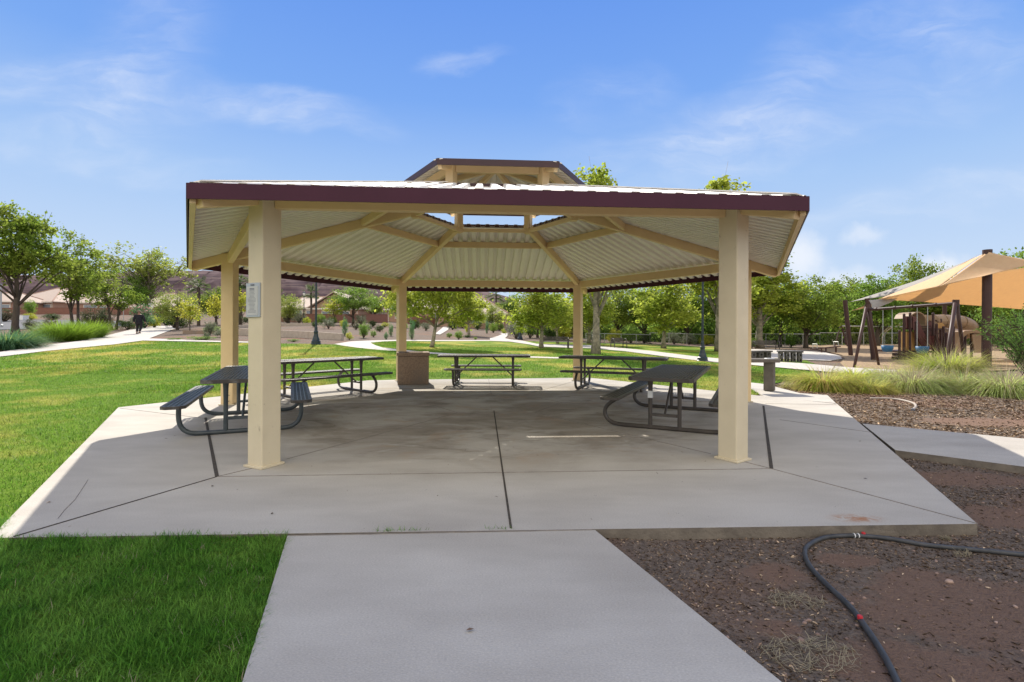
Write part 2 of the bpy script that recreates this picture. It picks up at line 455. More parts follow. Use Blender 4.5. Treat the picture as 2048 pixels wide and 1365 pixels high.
M['ink'] = mat('ink', (.16, .17, .20), .6)
M['rust'] = mat('rust', (.30, .12, .03), .9, (.2, .08, .02), 10)

def leafmat(name, c, c2, trans=.5, isl=.35, ns=.6, rough=.5):
    return mat(name, c, rough, c2, ns, trans=trans, island=isl, coord='World', lo=.4, hi=.6, detail=2, spec=.12)
L = {}
L['syc'] = leafmat('sycamore_leaf', (.28, .36, .045), (.38, .42, .065), .6)
L['ash'] = leafmat('ash_leaf', (.175, .26, .035), (.25, .31, .05), .58)
L['olive'] = leafmat('olive_leaf', (.24, .31, .06), (.32, .36, .08), .55)
L['dark'] = leafmat('dark_leaf', (.045, .09, .02), (.075, .12, .025), .35)
L['green'] = leafmat('green_leaf', (.15, .26, .04), (.21, .31, .055), .58)
L['yellow'] = leafmat('yellow_leaf', (.36, .42, .04), (.46, .45, .06), .6)
L['sage'] = leafmat('sage_leaf', (.17, .20, .12), (.24, .26, .17), .3)
L['brown'] = leafmat('brown_leaf', (.13, .10, .06), (.10, .13, .06), .3)
L['bluegreen'] = leafmat('bluegreen_leaf', (.10, .22, .10), (.14, .26, .10), .45)
L['lime'] = leafmat('lime_blade', (.24, .36, .04), (.19, .31, .035), .5)
L['oleander'] = leafmat('oleander_leaf', (.10, .20, .045), (.15, .26, .055), .5)
L['pink'] = leafmat('pink_blossom', (.55, .30, .30), (.45, .25, .22), .4)
L['grass_tan'] = leafmat('tan_grass_blade', (.55, .42, .14), (.40, .38, .10), .5, isl=.4, ns=.9)
L['grass_green'] = leafmat('green_grass_blade', (.38, .48, .06), (.54, .56, .14), .58, isl=.4, ns=1.0)
L['grass_blue'] = leafmat('blue_grass_blade', (.34, .45, .14), (.50, .56, .20), .55, isl=.4, ns=1.0)
L['straw'] = leafmat('straw_blade', (.46, .40, .26), (.36, .30, .19), .4, isl=.3)
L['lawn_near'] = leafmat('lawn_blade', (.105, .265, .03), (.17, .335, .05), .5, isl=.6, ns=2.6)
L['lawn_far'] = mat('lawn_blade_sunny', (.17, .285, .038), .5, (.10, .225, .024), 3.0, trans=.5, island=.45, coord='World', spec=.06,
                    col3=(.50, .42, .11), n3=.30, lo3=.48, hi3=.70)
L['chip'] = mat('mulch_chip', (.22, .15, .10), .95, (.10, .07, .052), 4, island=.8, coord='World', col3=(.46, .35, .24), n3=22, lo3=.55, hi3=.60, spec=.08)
L['chip_sun'] = mat('sunlit_mulch_chip', (.34, .24, .16), .95, (.17, .115, .08), 4, island=.7, coord='World', col3=(.55, .43, .30), n3=14, lo3=.54, hi3=.60, spec=.08)  # lighter copy of the chip colour, with sunlight put into the tone
L['pebble'] = mat('pebble', (.34, .24, .19), .85, (.22, .15, .12), 6, island=.4, coord='World')
L['palm'] = leafmat('palm_frond', (.10, .16, .05), (.17, .20, .09), .35)

# ------------------------------------------------------------------ setting: ground, lawn, paths
def sheet(name, poly, off, m, step=2.0, kind='structure', thick=0, edge_m=None, flatz=None):
    """ground-following sheet cut on a regular grid"""
    bm = bmesh.new()
    vs = [bm.verts.new((p[0], p[1], 0)) for p in poly]
    f = bm.faces.new(vs)
    xs = [p[0] for p in poly]; ys = [p[1] for p in poly]
    if flatz is None:
        for axis, lo, hi in ((0, min(xs), max(xs)), (1, min(ys), max(ys))):
            k = math.floor(lo / step) + 1
            while k * step < hi:
                co = [0, 0, 0]; no = [0, 0, 0]; co[axis] = k * step; no[axis] = 1
                bmesh.ops.bisect_plane(bm, geom=bm.verts[:] + bm.edges[:] + bm.faces[:], plane_co=co, plane_no=no, dist=1e-5)
                k += 1
    bmesh.ops.triangulate(bm, faces=bm.faces[:])
    if bm.faces and sum(fc.normal.z for fc in bm.faces) < 0: bmesh.ops.reverse_faces(bm, faces=bm.faces[:])
    for v in bm.verts:
        v.co.z = (float(G(v.co.x, v.co.y)) if flatz is None else flatz) + off
    if thick:
        be = [e for e in bm.edges if len(e.link_faces) == 1]
        r = bmesh.ops.extrude_edge_only(bm, edges=be)
        for g in r['geom']:
            if isinstance(g, bmesh.types.BMVert): g.co.z -= thick
        for fc in bm.faces:
            if abs(fc.normal.z) < .5 or fc.calc_area() == 0: fc.material_index = 1
        bm.normal_update()
        for fc in bm.faces:
            fc.material_index = 1 if abs(fc.normal.z) < .5 else 0
        bmesh.ops.recalc_face_normals(bm, faces=bm.faces[:])
    me = bpy.data.meshes.new(name); bm.to_mesh(me); bm.free()
    me.materials.append(m)
    if thick: me.materials.append(edge_m or m)
    o = bpy.data.objects.new(name, me); COL.objects.link(o)
    o['kind'] = kind
    return o

def grid_ground():
    def axis(segs):
        a = []
        for lo, hi, st in segs: a += list(np.arange(lo, hi, st))
        return np.array(a + [segs[-1][1]])
    xs = axis([(-2000, -400, 200), (-400, -120, 20), (-120, -40, 4), (-40, -8, 2), (-8, 8, .25), (8, 40, 2), (40, 120, 4), (120, 400, 20), (400, 2000, 200)])
    ys = axis([(-60, -4, 8), (-4, 0, 1), (0, 8, .25), (8, 70, 2), (70, 160, 5), (160, 400, 20), (400, 2600, 200)])
    X, Y = np.meshgrid(xs, ys, indexing='ij')
    Z = G(X, Y)
    V = np.stack([X, Y, Z], -1).reshape(-1, 3)
    ny = len(ys); i, j = np.meshgrid(np.arange(len(xs) - 1), np.arange(ny - 1), indexing='ij')
    a = (i * ny + j).ravel(); idx = np.stack([a, a + ny, a + ny + 1, a + 1], 1).ravel()
    o = np_mesh('ground', V, 4, idx, M['mulch']); o['kind'] = 'structure'
# patches of bare reddish soil showing through the mulch
SOIL = [(at(px_, py_), rx_, ry_) for px_, py_, rx_, ry_ in ((1985, 1235, .75, .42), (1840, 1335, .42, .2), (1545, 1150, .2, .15), (1840, 1165, .30, .18), (1930, 958, .62, .3), (1965, 845, 1.0, .42), (2035, 1040, .5, .28), (1700, 1122, .22, .1), (1560, 1260, .14, .1))]
def soil_patches():
    m = M['mulch']; n, l = m.node_tree.nodes, m.node_tree.links
    b = n['Principled BSDF']; old = b.inputs['Base Color'].links[0].from_socket
    g = n.new('ShaderNodeNewGeometry')
    nz = n.new('ShaderNodeTexNoise'); nz.inputs['Scale'].default_value = 4.5; nz.inputs['Detail'].default_value = 9; nz.inputs['Roughness'].default_value = .7; l.new(g.outputs['Position'], nz.inputs[0])
    mask = None
    for (c, rx, ry) in SOIL:
        mp = n.new('ShaderNodeMapping'); mp.vector_type = 'TEXTURE'; mp.inputs['Location'].default_value = tuple(c); mp.inputs['Scale'].default_value = (rx * 1.5, ry * 1.5, 1)
        l.new(g.outputs['Position'], mp.inputs[0])
        gr = n.new('ShaderNodeTexGradient'); gr.gradient_type = 'SPHERICAL'; l.new(mp.outputs[0], gr.inputs[0])
        if mask is None: mask = gr.outputs['Fac']
        else:
            x = n.new('ShaderNodeMath'); x.operation = 'MAXIMUM'; l.new(mask, x.inputs[0]); l.new(gr.outputs['Fac'], x.inputs[1]); mask = x.outputs[0]
    x = n.new('ShaderNodeMath'); x.operation = 'ADD'; l.new(mask, x.inputs[0]); y = n.new('ShaderNodeMath'); y.operation = 'MULTIPLY_ADD'; l.new(nz.outputs[0], y.inputs[0]); y.inputs[1].default_value = 1.3; y.inputs[2].default_value = -.65; l.new(y.outputs[0], x.inputs[1])
    r = n.new('ShaderNodeMapRange'); r.interpolation_type = 'SMOOTHSTEP'; r.inputs['From Min'].default_value = .22; r.inputs['From Max'].default_value = .52; r.inputs['To Max'].default_value = .75; l.new(x.outputs[0], r.inputs['Value'])
    k = n.new('ShaderNodeMix'); k.data_type = 'RGBA'; l.new(r.outputs[0], k.inputs[0]); l.new(old, k.inputs[6])
    n2 = n.new('ShaderNodeTexNoise'); n2.inputs['Scale'].default_value = 22; n2.inputs['Detail'].default_value = 6; l.new(g.outputs['Position'], n2.inputs[0])
    k2 = n.new('ShaderNodeMix'); k2.data_type = 'RGBA'; l.new(n2.outputs[0], k2.inputs[0]); k2.inputs[6].default_value = (.265, .165, .118, 1); k2.inputs[7].default_value = (.175, .116, .086, 1)
    l.new(k2.outputs[2], k.inputs[7]); l.new(k.outputs[2], b.inputs['Base Color'])
soil_patches()
grid_ground()

P = lambda pts: [at(*p) for p in pts]
FL, FR, SR_, SL_ = flat(-20, 1076), flat(1955, 1048), flat(1674, 808), flat(237, 815)
BR, BL = flat(1180, 756), flat(775, 757)
SLAB = [FL, FR, SR_, BR, BL, SL_]
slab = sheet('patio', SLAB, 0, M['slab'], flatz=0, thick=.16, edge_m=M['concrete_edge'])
WALK = [flat(575, 1070), flat(1190, 1058.5)]
wl0, wr0 = WALK
wdir = Vector((.33, -1.0, 0))
WALKP = [wl0, wr0, wr0 + wdir * 3.4, wl0 + wdir * 3.4]
front_walk = sheet('front_walkway', WALKP, 0, M['concrete'], flatz=-.006, thick=.16, edge_m=M['concrete_edge'])
RW = [flat(1724, 847), flat(1791, 900)]
rd = (flat(2048, 933) - RW[1]); ru = flat(2048, 877) - RW[0]
RWP = [RW[0], RW[1], RW[1] + rd * 4.5, RW[0] + ru * 3.2]
side_walk = sheet('side_walkway', RWP, 0, M['concrete'], flatz=-.004, thick=.14, edge_m=M['concrete_edge'])

# joints in the slab
def joint(parent, p, q, w, m, z=.003, name='joint'):
    b = MB(); b.bar((p[0], p[1], z - .001), (q[0], q[1], z - .001), w, .004)
    o = b.build(name, m, parent); return o
CEN = Vector((-.333, 9.521, 0)); TH = .0624
def hv(Rr, k, z=0.0):
    """k: 0 FL,1 FR,2 R,3 BR,4 BL,5 L"""
    a = math.radians([240, 300, 0, 60, 120, 180][k % 6]) + TH
    return Vector((CEN.x + Rr * math.cos(a), CEN.y + Rr * math.sin(a), z))
jl, jr = flat(434, 954), flat(1543, 938)
joint(slab, jl, flat(28, 1074), .014, M['joint']); joint(slab, jr, FR, .010, M['joint_soft'])
joint(slab, jl, jr, .010, M['joint_soft'])
joint(slab, flat(411, 836), jl, .032, M['joint']); joint(slab, flat(1527, 812), jr, .034, M['joint'])
joint(slab, flat(988, 822), flat(1022, 1057), .016, M['joint'])
joint(slab, flat(977, 757.5), flat(983, 791), .014, M['joint_soft'])
for k in range(6):
    joint(slab, hv(1.32, k), hv(4.72, k), .007, M['joint_soft'])
    joint(slab, hv(1.32, k), hv(1.32, k + 1), .007, M['joint_soft'])
joint(slab, jl, hv(5.1, 0), .010, M['joint_soft']); joint(slab, jr, hv(5.1, 1), .010, M['joint_soft'])
joint(slab, flat(1530, 808), flat(1672, 809.5), .008, M['joint_soft']); joint(slab, flat(415, 838), flat(240, 817), .008, M['joint_soft'])
joint(slab, flat(1560, 840), flat(1748, 866), .006, M['joint_soft'])
joint(front_walk, wl0 + Vector((.02, -.004, 0)), wr0 + Vector((-.02, -.004, 0)), .007, M['joint_soft'], z=-.003)

for pts_ in ([(176, 960), (162, 982), (150, 1000), (128, 1022), (116, 1038)],):
    for p_, q_ in zip(pts_[:-1], pts_[1:]): joint(slab, flat(*p_), flat(*q_), .0022, M['joint_soft'], .0025, 'crack')

# lawn
LAWN_PX = [(0, 716), (92, 704.5), (225, 691.5), (285, 683.5), (375, 685), (444, 686.5), (560, 688.5), (640, 690), (668, 690.5), (741, 682.8),
           (792, 682), (980, 683), (1014, 681), (1076, 684), (1180, 687), (1300, 690), (1440, 694), (1510, 700), (1600, 716), (1640, 735),
           (1640, 745), (1580, 762), (1535, 772)]
lawn_poly = [Vector((-45, 26, 0)), *P([(-300, 738)])] + P(LAWN_PX) + [Vector((6.0, 11.5, 0)), Vector((2.0, 8, 0)), Vector((-1.0, 4.2, 0)), wl0 + Vector((.02, .3, 0)), wl0, wl0 + wdir * 3.4, Vector((-16, .0, 0))]
lawn_poly = lawn_poly[1:]
sheet('lawn', lawn_poly, .022, M['lawn'])
# paths
PATHS = []
def path(name, pts, off=.04):
    PATHS.append(P(pts)); return sheet(name, P(pts), off, M['path'])
path('left_path', [(-300, 737), (0, 715.5), (92, 704), (225, 691), (285, 682.7), (297, 679), (330, 666), (365, 652.8), (317, 652.6), (265, 659.5), (205, 674), (157, 684), (0, 706), (-300, 722)])
path('cross_path', [(297, 678.6), (375, 681.5), (444, 684), (500, 685.5), (500, 687.5), (444, 686.2), (375, 684.7), (286, 683)], .05)
path('curved_path', [(668, 690), (700, 684.6), (745, 682.4), (792, 681.2), (980, 681.4), (980, 683.2), (792, 683.4), (762, 685), (741, 687.2), (750, 692), (765, 697), (792, 699.8),
                     (830, 704), (900, 709), (975, 712.3), (1110, 716.3), (1330, 717.5), (1330, 720.3), (1110, 719), (975, 715), (900, 712.2), (830, 707.2), (792, 703.6), (760, 702), (720, 698), (690, 694)])
path('long_path', [(980, 678), (996, 673.4), (1004, 669.5), (999, 667.6), (1016, 667.6), (1015, 673), (1010, 678), (1020, 680.5), (1045, 683), (1073, 689.4), (1090, 690.6), (1144, 691.8), (1180, 692), (1230, 696.5), (1300, 703.5),
                   (1400, 716), (1434, 719), (1497, 723), (1600, 729), (1700, 738), (1800, 744), (1900, 750), (1900, 758), (1760, 752), (1690, 750), (1600, 742), (1497, 732), (1434, 727.5), (1400, 724), (1330, 715.2),
                   (1250, 704.5), (1180, 698.4), (1144, 697.5), (1080, 695.4), (1060, 691), (1020, 685), (980, 683.4)], .055)
path('upper_path', [(870, 669), (881, 660), (888, 653), (899, 655), (897, 660), (886, 667), (880, 670.5)], .05)
PATHS.append([flat(1475, 762), flat(1530, 768), flat(1600, 786), flat(1655, 790), flat(1672, 806), flat(1530, 793)])
sheet('pedestal_pad', [flat(1475, 762), flat(1530, 768), flat(1600, 786), flat(1655, 790), flat(1672, 806), flat(1530, 793)], 0, M['concrete'], flatz=-.008, thick=.12)
sheet('plaza', P([(1500, 700), (1600, 703), (1650, 707), (1680, 714), (1684, 720), (1660, 724), (1600, 722), (1500, 716)]), .06, M['path'], thick=.16, edge_m=M['concrete_edge'])
sheet('play_area', P([(1600, 692), (1700, 690), (1850, 689), (2050, 689), (2300, 690), (2300, 735), (2050, 742), (1880, 748), (1760, 743), (1690, 738), (1680, 728), (1690, 720), (1684, 712), (1650, 704)]), .05, M['chips'])
sheet('road', P([(-200, 645), (0, 642), (100, 640.5), (200, 642), (262, 645), (262, 652), (200, 655), (100, 658.5), (0, 661), (-200, 665)]), .06, M['road'])

# distant mesa
def mesa():
    prof = [(-300, 560), (0, 556), (150, 557), (200, 552), (300, 549), (400, 548), (470, 547), (560, 552), (700, 558), (820, 566), (900, 574), (960, 586), (1010, 598), (1040, 606), (1075, 625), (1120, 655)]
    px = np.linspace(-400, 1120, 260)
    top = np.interp(px, [p[0] for p in prof], [p[1] for p in prof])
    D = 1500.0
    rr = np.random.default_rng(3)
    wob = np.convolve(rr.normal(0, 1, 300), np.ones(9) / 9, 'same')[:260]
    V = []; rows = 14
    for i in range(260):
        a, b = ray(px[i], top[i]); H = b * D + CAMZ
        for j in range(rows):
            t = j / (rows - 1)
            h = H * (1 - t) if j else H
            sl = (t ** .8) * 260 + rr.normal(0, 5) + 14 * wob[(i + j * 3) % 260]
            hh = H * (1 - t ** 1.25) - 10 * t + (rr.normal(0, 1.5) if 0 < j < rows - 1 else 0)
            y = D - sl
            V.append((a * D + rr.normal(0, 3), y, hh + 9))
        V.append((a * D, D + 500, H + 9))
    V = np.array(V); n = rows + 1; idx = []
    for i in range(259):
        for j in range(rows - 1):
            p = i * n + j; idx += [p, p + 1, p + n + 1, p + n]
        p = i * n; idx += [p + n - 1, p, p + n, p + 2 * n - 1]
    o = np_mesh('hills', V, 4, idx, M['hill']); o['kind'] = 'structure'
    o.data.polygons.foreach_set('use_smooth', [True] * len(o.data.polygons))
mesa()
#--PAV--# ------------------------------------------------------------------ pavilion
RP, RE = 4.991, 5.757
ZE, SL = 2.66, .316
HS = SL * .866
def hip_z(Rr, ze=ZE, re=RE): return ze + HS * (re - Rr)

pav = thing('picnic_pavilion', 'large cream hexagonal picnic pavilion with corrugated roof and maroon eave trim', 'pavilion', (CEN.x, CEN.y, 0))
PINV = Vector((-CEN.x, -CEN.y, 0))
def hl(Rr, k, z=0.0): return hv(Rr, k, z) + PINV       # in pavilion coordinates

def roof_panel(k, re, ze, vtop, pitch, name, parent):
    A, B = hl(re, k), hl(re, k + 1); U = (B - A).normalized(); O = (A + B) / 2
    N = -O.normalized(); half = (B - A).length / 2
    vt = min(vtop, half * 1.7320508)
    prof = [(0, 0), (.36, 0), (.45, .054), (.80, .054), (.89, 0)]
    us = []
    k0 = int(math.ceil(half / pitch)) + 1
    for i in range(-k0, k0):
        for (t, h) in prof: us.append(((i + t) * pitch, h))
    xs = [u for u, h in us]; hs = [h for u, h in us]
    pl = half - vt / 1.7320508
    pts = sorted(set([round(u, 5) for u in xs if abs(u) < half - .004] + [-half, half, -pl, pl]))
    b = MB(); vs = []; fs = []
    for u in pts:
        h = float(np.interp(u, xs, hs))
        vm = min(vt, max(0, (half - abs(u)) * 1.7320508))
        for v in (0, vm): vs.append(O + U * u + N * v + Vector((0, 0, ze + SL * v + h)))
    for i in range(len(pts) - 1): fs.append((2 * i, 2 * i + 2, 2 * i + 3, 2 * i + 1))
    b.add(vs, fs)
    o = b.build(name, M['panel'], parent)
    so = o.modifiers.new('thickness', 'SOLIDIFY'); so.thickness = .003; so.offset = 1
    return o

for k in range(6):
    # post with base plate
    ang = math.radians([240, 300, 0, 60, 120, 180][k]) + TH
    p0 = hl(RP, k)
    b = MB(); b.box((p0.x, p0.y, 1.42), (.222, .222, 2.82), ang)
    post = b.build('post', M['cream2'] if k in (0, 1) else M['cream'], pav, bevel=.012)  # rear posts get a brighter cream, bounced light put into the colour
    b = MB(); b.box((p0.x, p0.y, .012), (.275, .275, .022), ang)
    b.build('base_plate', M['cream2'], post, bevel=.004)
    if k == 5:
        b = MB()
        nrm = Vector((math.cos(ang + math.pi / 2), math.sin(ang + math.pi / 2), 0)); fc = None
        best = max([ang + i * math.pi / 2 for i in range(4)], key=lambda a: (Vector((math.cos(a), math.sin(a), 0)).dot((Vector((0, 0, 0)) - hv(RP, 5)).normalized()), 0))
        nrm = Vector((math.cos(best), math.sin(best), 0)); tg = Vector((-nrm.y, nrm.x, 0))
        c0 = p0 + nrm * .1125 + Vector((0, 0, .13)) + tg * .03
        pts = [c0 + tg * (.035 * math.cos(a)) + Vector((0, 0, .06 * math.sin(a))) for a in np.linspace(R(50), R(310), 14)]
        b.tube(pts, .006, 6)
        b.build('paint_mark', M['ink'], post)
    if k == 3:
        best = max([ang + i * math.pi / 2 for i in range(4)], key=lambda a: Vector((math.cos(a), math.sin(a), 0)).dot((-hv(RP, 3)).normalized()))
        nrm = Vector((math.cos(best), math.sin(best), 0)); tg = Vector((-nrm.y, nrm.x, 0))
        c0 = p0 + nrm * .112 + Vector((0, 0, .14)); b = MB()
        M4 = Matrix(((*tg, 0), (*nrm, 0), (0, 0, 1, 0), (0, 0, 0, 1))).transposed()
        b.box(None, (.12, .008, .13), mat=Matrix.Translation(c0) @ M4)
        b.build('cover_plate', M['cream'], post, bevel=.003)
for k in range(6):
    a, c = hl(RP, k), hl(RP, k + 1); d = (c - a).normalized()
    b = MB(); b.bar(a + d * .112 + Vector((0, 0, 2.735)), c - d * .112 + Vector((0, 0, 2.735)), .09, .18)
    b.build('eave_beam', M['cream'], pav, bevel=.008)
    # hip rafter from the eave corner to the cupola ring
    p, q = hl(RE - .08, k, hip_z(RE - .08) - .095), hl(1.42, k, hip_z(1.42) - .095)
    b = MB(); b.bar(p, q, .105, .17)
    b.build('rafter', M['cream'], pav, bevel=.008)
    # purlin between rafters
    a, c = hl(2.55, k, hip_z(2.55) - .08), hl(2.55, k + 1, hip_z(2.55) - .08); d = (c - a).normalized()
    b = MB(); b.bar(a + d * .06, c - d * .06, .07, .135)
    b.build('purlin', M['cream'], pav, bevel=.006)
    roof_panel(k, RE - .012, ZE + .004, .866 * (RE - 1.76), .212, 'roof_panel', pav)
    # fascia: maroon outside, boxed corner to corner
    a, c = hl(RE + .012, k), hl(RE + .012, k + 1); d = (c - a).normalized(); n = (a + c).normalized()
    b = MB(); b.bar(a + Vector((0, 0, 2.630)), c + Vector((0, 0, 2.630)), .014, .135)
    b.bar(a - n * .028 + Vector((0, 0, 2.701)), c - n * .028 + Vector((0, 0, 2.701)), .07, .008)
    for t in np.linspace(.04, .96, 14):
        s = a.lerp(c, t) - n * .028
        b.box((s.x, s.y, 2.708), (.022, .022, .008), 0, mi=1)
    b.build('fascia', [M['maroon'], M['rib_screw']], pav, bevel=.002)
    if k in (1, 5):
        a, c = hl(RE - .04, k), hl(RE - .04, k + 1)
        b = MB(); b.bar(a + Vector((0, 0, 2.595)), c + Vector((0, 0, 2.595)), .05, .125)
        b.build('fascia_board', M['cream'], pav, bevel=.004)
    # ridge cap on the hip
    b = MB(); b.bar(hl(RE - .06, k, hip_z(RE - .06) + .056), hl(1.78, k, hip_z(1.78) + .056), .20, .012)
    b.build('ridge_cap', M['panel'], pav)
    # cupola
    a = hl(1.54, k); ang = math.radians([240, 300, 0, 60, 120, 180][k]) + TH
    b = MB(); b.box((a.x, a.y, 3.86), (.145, .145, .58), ang)
    b.build('cupola_post', M['cream'], pav, bevel=.006)
    a, c = hl(1.54, k), hl(1.54, k + 1); d = (c - a).normalized()
    b = MB(); b.bar(a + d * .073 + Vector((0, 0, 3.63)), c - d * .073 + Vector((0, 0, 3.63)), .07, .075)
    b.build('ring_beam', M['cream'], pav, bevel=.005)
    b = MB(); b.bar(a + d * .073 + Vector((0, 0, 4.10)), c - d * .073 + Vector((0, 0, 4.10)), .07, .13)
    b.build('cupola_beam', M['cream'], pav, bevel=.005)
    R2 = 1.935; Z2 = 4.085
    b = MB(); b.bar(hl(R2 - .05, k, hip_z(R2 - .05, Z2, R2) - .06), hl(.06, k, hip_z(.06, Z2, R2) - .06), .07, .10)
    b.build('cupola_rafter', M['cream'], pav, bevel=.005)
    roof_panel(k, R2 - .01, Z2 + .004, 9, .195, 'cupola_roof_panel', pav)
    a, c = hl(R2 + .012, k), hl(R2 + .012, k + 1)
    b = MB(); b.bar(a + Vector((0, 0, 4.093)), c + Vector((0, 0, 4.093)), .014, .105)
    b.build('cupola_fascia', M['maroon_dark'], pav, bevel=.002)
    a, c = hl(1.765, k, ZE + SL * .866 * (RE - 1.765) + .018), hl(1.765, k + 1, ZE + SL * .866 * (RE - 1.765) + .018)
    b = MB(); b.bar(a, c, .02, .064); b.build('ring_trim', M['maroon_dark'], pav)
    b = MB(); b.bar(hl(R2, k, hip_z(R2, Z2, R2) + .045), hl(.0, k, hip_z(.0, Z2, R2) + .045), .16, .012)
    b.build('cupola_ridge_cap', M['panel'], pav)

# notice holder on the near post
ang = math.radians(240) + TH
n0 = Vector((math.cos(ang), math.sin(ang), 0)); t0 = Vector((-n0.y, n0.x, 0))
sg = thing('notice_holder', 'small clear plastic notice holder fixed to the front-left pavilion post', 'sign', hv(RP, 0) + n0 * .113 - t0 * .012 + Vector((0, 0, 1.70)), ang)
b = MB(); b.box((.008, 0, 0), (.016, .205, .345)); b.build('back_plate', M['sign_plate'], sg, bevel=.003)
b = MB(); b.box((.0185, 0, -.008), (.004, .165, .29)); pp = b.build('notice', M['sign_paper'], sg)
b = MB(); random.seed(4)
for i in range(19):
    w = random.uniform(.06, .13) if i > 1 else .07
    b.box((.021, -.005, .115 - i * .0133), (.001, w, .0035 if i > 1 else .008))
b.build('text_line', M['ink'], pp)
b = MB(); b.box((.020, 0, .152), (.008, .05, .012)); b.build('clip', M['ink'], sg)

# ------------------------------------------------------------------ picnic tables
def make_table(label, style, L_, W_, sep, frame_m, top_m, loc, axis, seatL):
    rz = math.atan2(axis[1], axis[0])
    t = thing('picnic_table', label, 'picnic table', (*loc, 0), rz, 'picnic tables under the pavilion')
    def slab_(name, cx, cy, z, l, w, h, r):
        b = MB(); e = .035
        c = .06
        # border with clipped corners
        pts = [(-l/2 + c, -w/2), (l/2 - c, -w/2), (l/2, -w/2 + c), (l/2, w/2 - c), (l/2 - c, w/2), (-l/2 + c, w/2), (-l/2, w/2 - c), (-l/2, -w/2 + c)]
        ins = [(x * (l - 2*e) / l, y * (w - 2*e) / w) for x, y in pts]
        vs = []
        for z0 in (z - h, z):
            vs += [(cx + x, cy + y, z0) for x, y in pts] + [(cx + x, cy + y, z0) for x, y in ins]
        fs = []
        for i in range(8):
            j = (i + 1) % 8
            fs += [(i, 8 + i, 8 + j, j), (16 + i, 16 + j, 24 + j, 24 + i), (i, j, 16 + j, 16 + i), (8 + i, 24 + i, 24 + j, 8 + j)]
        b.add(vs, fs)
        o = b.build(name, M['edge_worn'] if style != 'bulge' else top_m, t, bevel=.004)
        b = MB(); ii = w - 2*e; ll = l - 2*e
        n = max(3, int(ii / .042)); m_ = int(ll / .042)
        for i in range(n + 1): b.box((cx, cy - ii/2 + ii * i / n, z - .007), (ll, .0155, .008))
        for i in range(m_ + 1): b.box((cx - ll/2 + ll * i / m_, cy, z - .010), (.0155, ii, .008))
        b.build('mesh_panel', top_m, o)
        return o
    slab_('table_top', 0, 0, .775, L_, W_, .05, 0)
    sy = W_/2 + .30
    for s in (-1, 1): slab_('bench_seat', 0, s * sy, .455, seatL, .27, .04, 0)
    if style == 'bulge':
        half = [(.585*0+sy-.06, .415), (sy + .03, .36), (sy + .115, .285), (sy + .14, .20), (sy + .115, .115), (sy + .04, .052), (sy - .06, .033), (sy - .2, .031)]
    else:
        half = [(sy, .415), (sy + .005, .30), (sy, .20), (sy - .03, .115), (sy - .09, .058), (sy - .17, .034), (sy - .28, .031)]
    for s in (-1, 1):
        x = s * sep / 2; b = MB()
        pts = [(x, y, z) for y, z in half] + [(x, -y, z) for y, z in half[::-1]]
        # smooth the bends
        P_ = [Vector(p) for p in pts]
        for _ in range(2):
            Q = [P_[0]]
            for i in range(len(P_) - 1): Q += [P_[i].lerp(P_[i+1], .25), P_[i].lerp(P_[i+1], .75)]
            P_ = Q + [P_[-1]]
        b.tube(P_, .03, 10)
        for yy in (-.2, .2): b.tube([(x, yy, .03), (x, yy, .45), (x, yy, .62), (x, yy, .728)], [.029, .029, .033, .043], 10)
        b.bar((x, -.2, .21), (x, .2, .21), .04, .04)
        b.bar((x, -sy - .06, .405), (x, -sy + .1, .405), .06, .018); b.bar((x, sy - .1, .405), (x, sy + .06, .405), .06, .018)
        b.bar((x, -W_/2 + .08, .722), (x, W_/2 - .08, .722), .05, .012)
        b.build('leg_frame', frame_m, t, smooth_=False, bevel=0)
        b = MB(); b.tube([(x, 0, .21), (s * sep * .14, 0, .718)], .017, 8)
        b.build('brace', frame_m, t)
    return t
T1 = make_table('front-left picnic table with blue-grey pipe legs, partly behind the post with the notice', 'straight', 2.75, .86, 1.72, M['table_blue'], M['table_blue'], (-4.02, 7.45), (-.41, .912), 2.55)
T2 = make_table('brown picnic table between the concrete bin and the table with blue-grey legs', 'bulge', 2.6, .78, 1.56, M['table'], M['table'], (-4.12, 10.75), (.665, .747), 2.5)
T3 = make_table('brown picnic table seen side-on at the rear edge of the patio', 'straight', 2.4, .78, 1.5, M['table'], M['table'], (-.72, 12.95), (.998, -.01), 1.95)
T4 = make_table('brown picnic table in front of the rear-right pavilion post', 'bulge', 2.6, .78, 1.5, M['table'], M['table'], (2.5, 12.1), (.936, -.353), 2.3)
T5 = make_table('dark front-right picnic table with a white sticker on its leg', 'bulge', 2.95, .86, 2.05, M['table'], M['table'], (2.62, 7.85), (.44, .898), 2.7)
b = MB(); b.box((-1.025 - .0, .2, .50), (.066, .066, .10)); st = b.build('sticker', M['white'], T5)

# ------------------------------------------------------------------ concrete bin, pedestal, openwork benches
c1_ = Vector((-2.96, 12.62, 0)); e1 = Vector((.80, .16, 0)); e2 = Vector((-.16, .80, 0))
bc = c1_ + (e1 + e2) / 2
bin_ = thing('concrete_bin', 'square tan aggregate concrete bin by the rear-left pavilion post', 'concrete bin', bc, math.atan2(.16, .80))
b = MB(); b.box((0, 0, .37), (.80, .80, .74)); b.build('body', M['aggregate'], bin_, bevel=.02)
b = MB()
for s in (-1, 1):
    b.box((0, s * .335, .79), (.84, .17, .09)); b.box((s * .335, 0, .79), (.17, .50, .09))
b.build('rim', M['aggregate'], bin_, bevel=.012)
b = MB(); b.box((0, 0, .755), (.5, .5, .02)); b.build('liner', M['ink'], bin_)

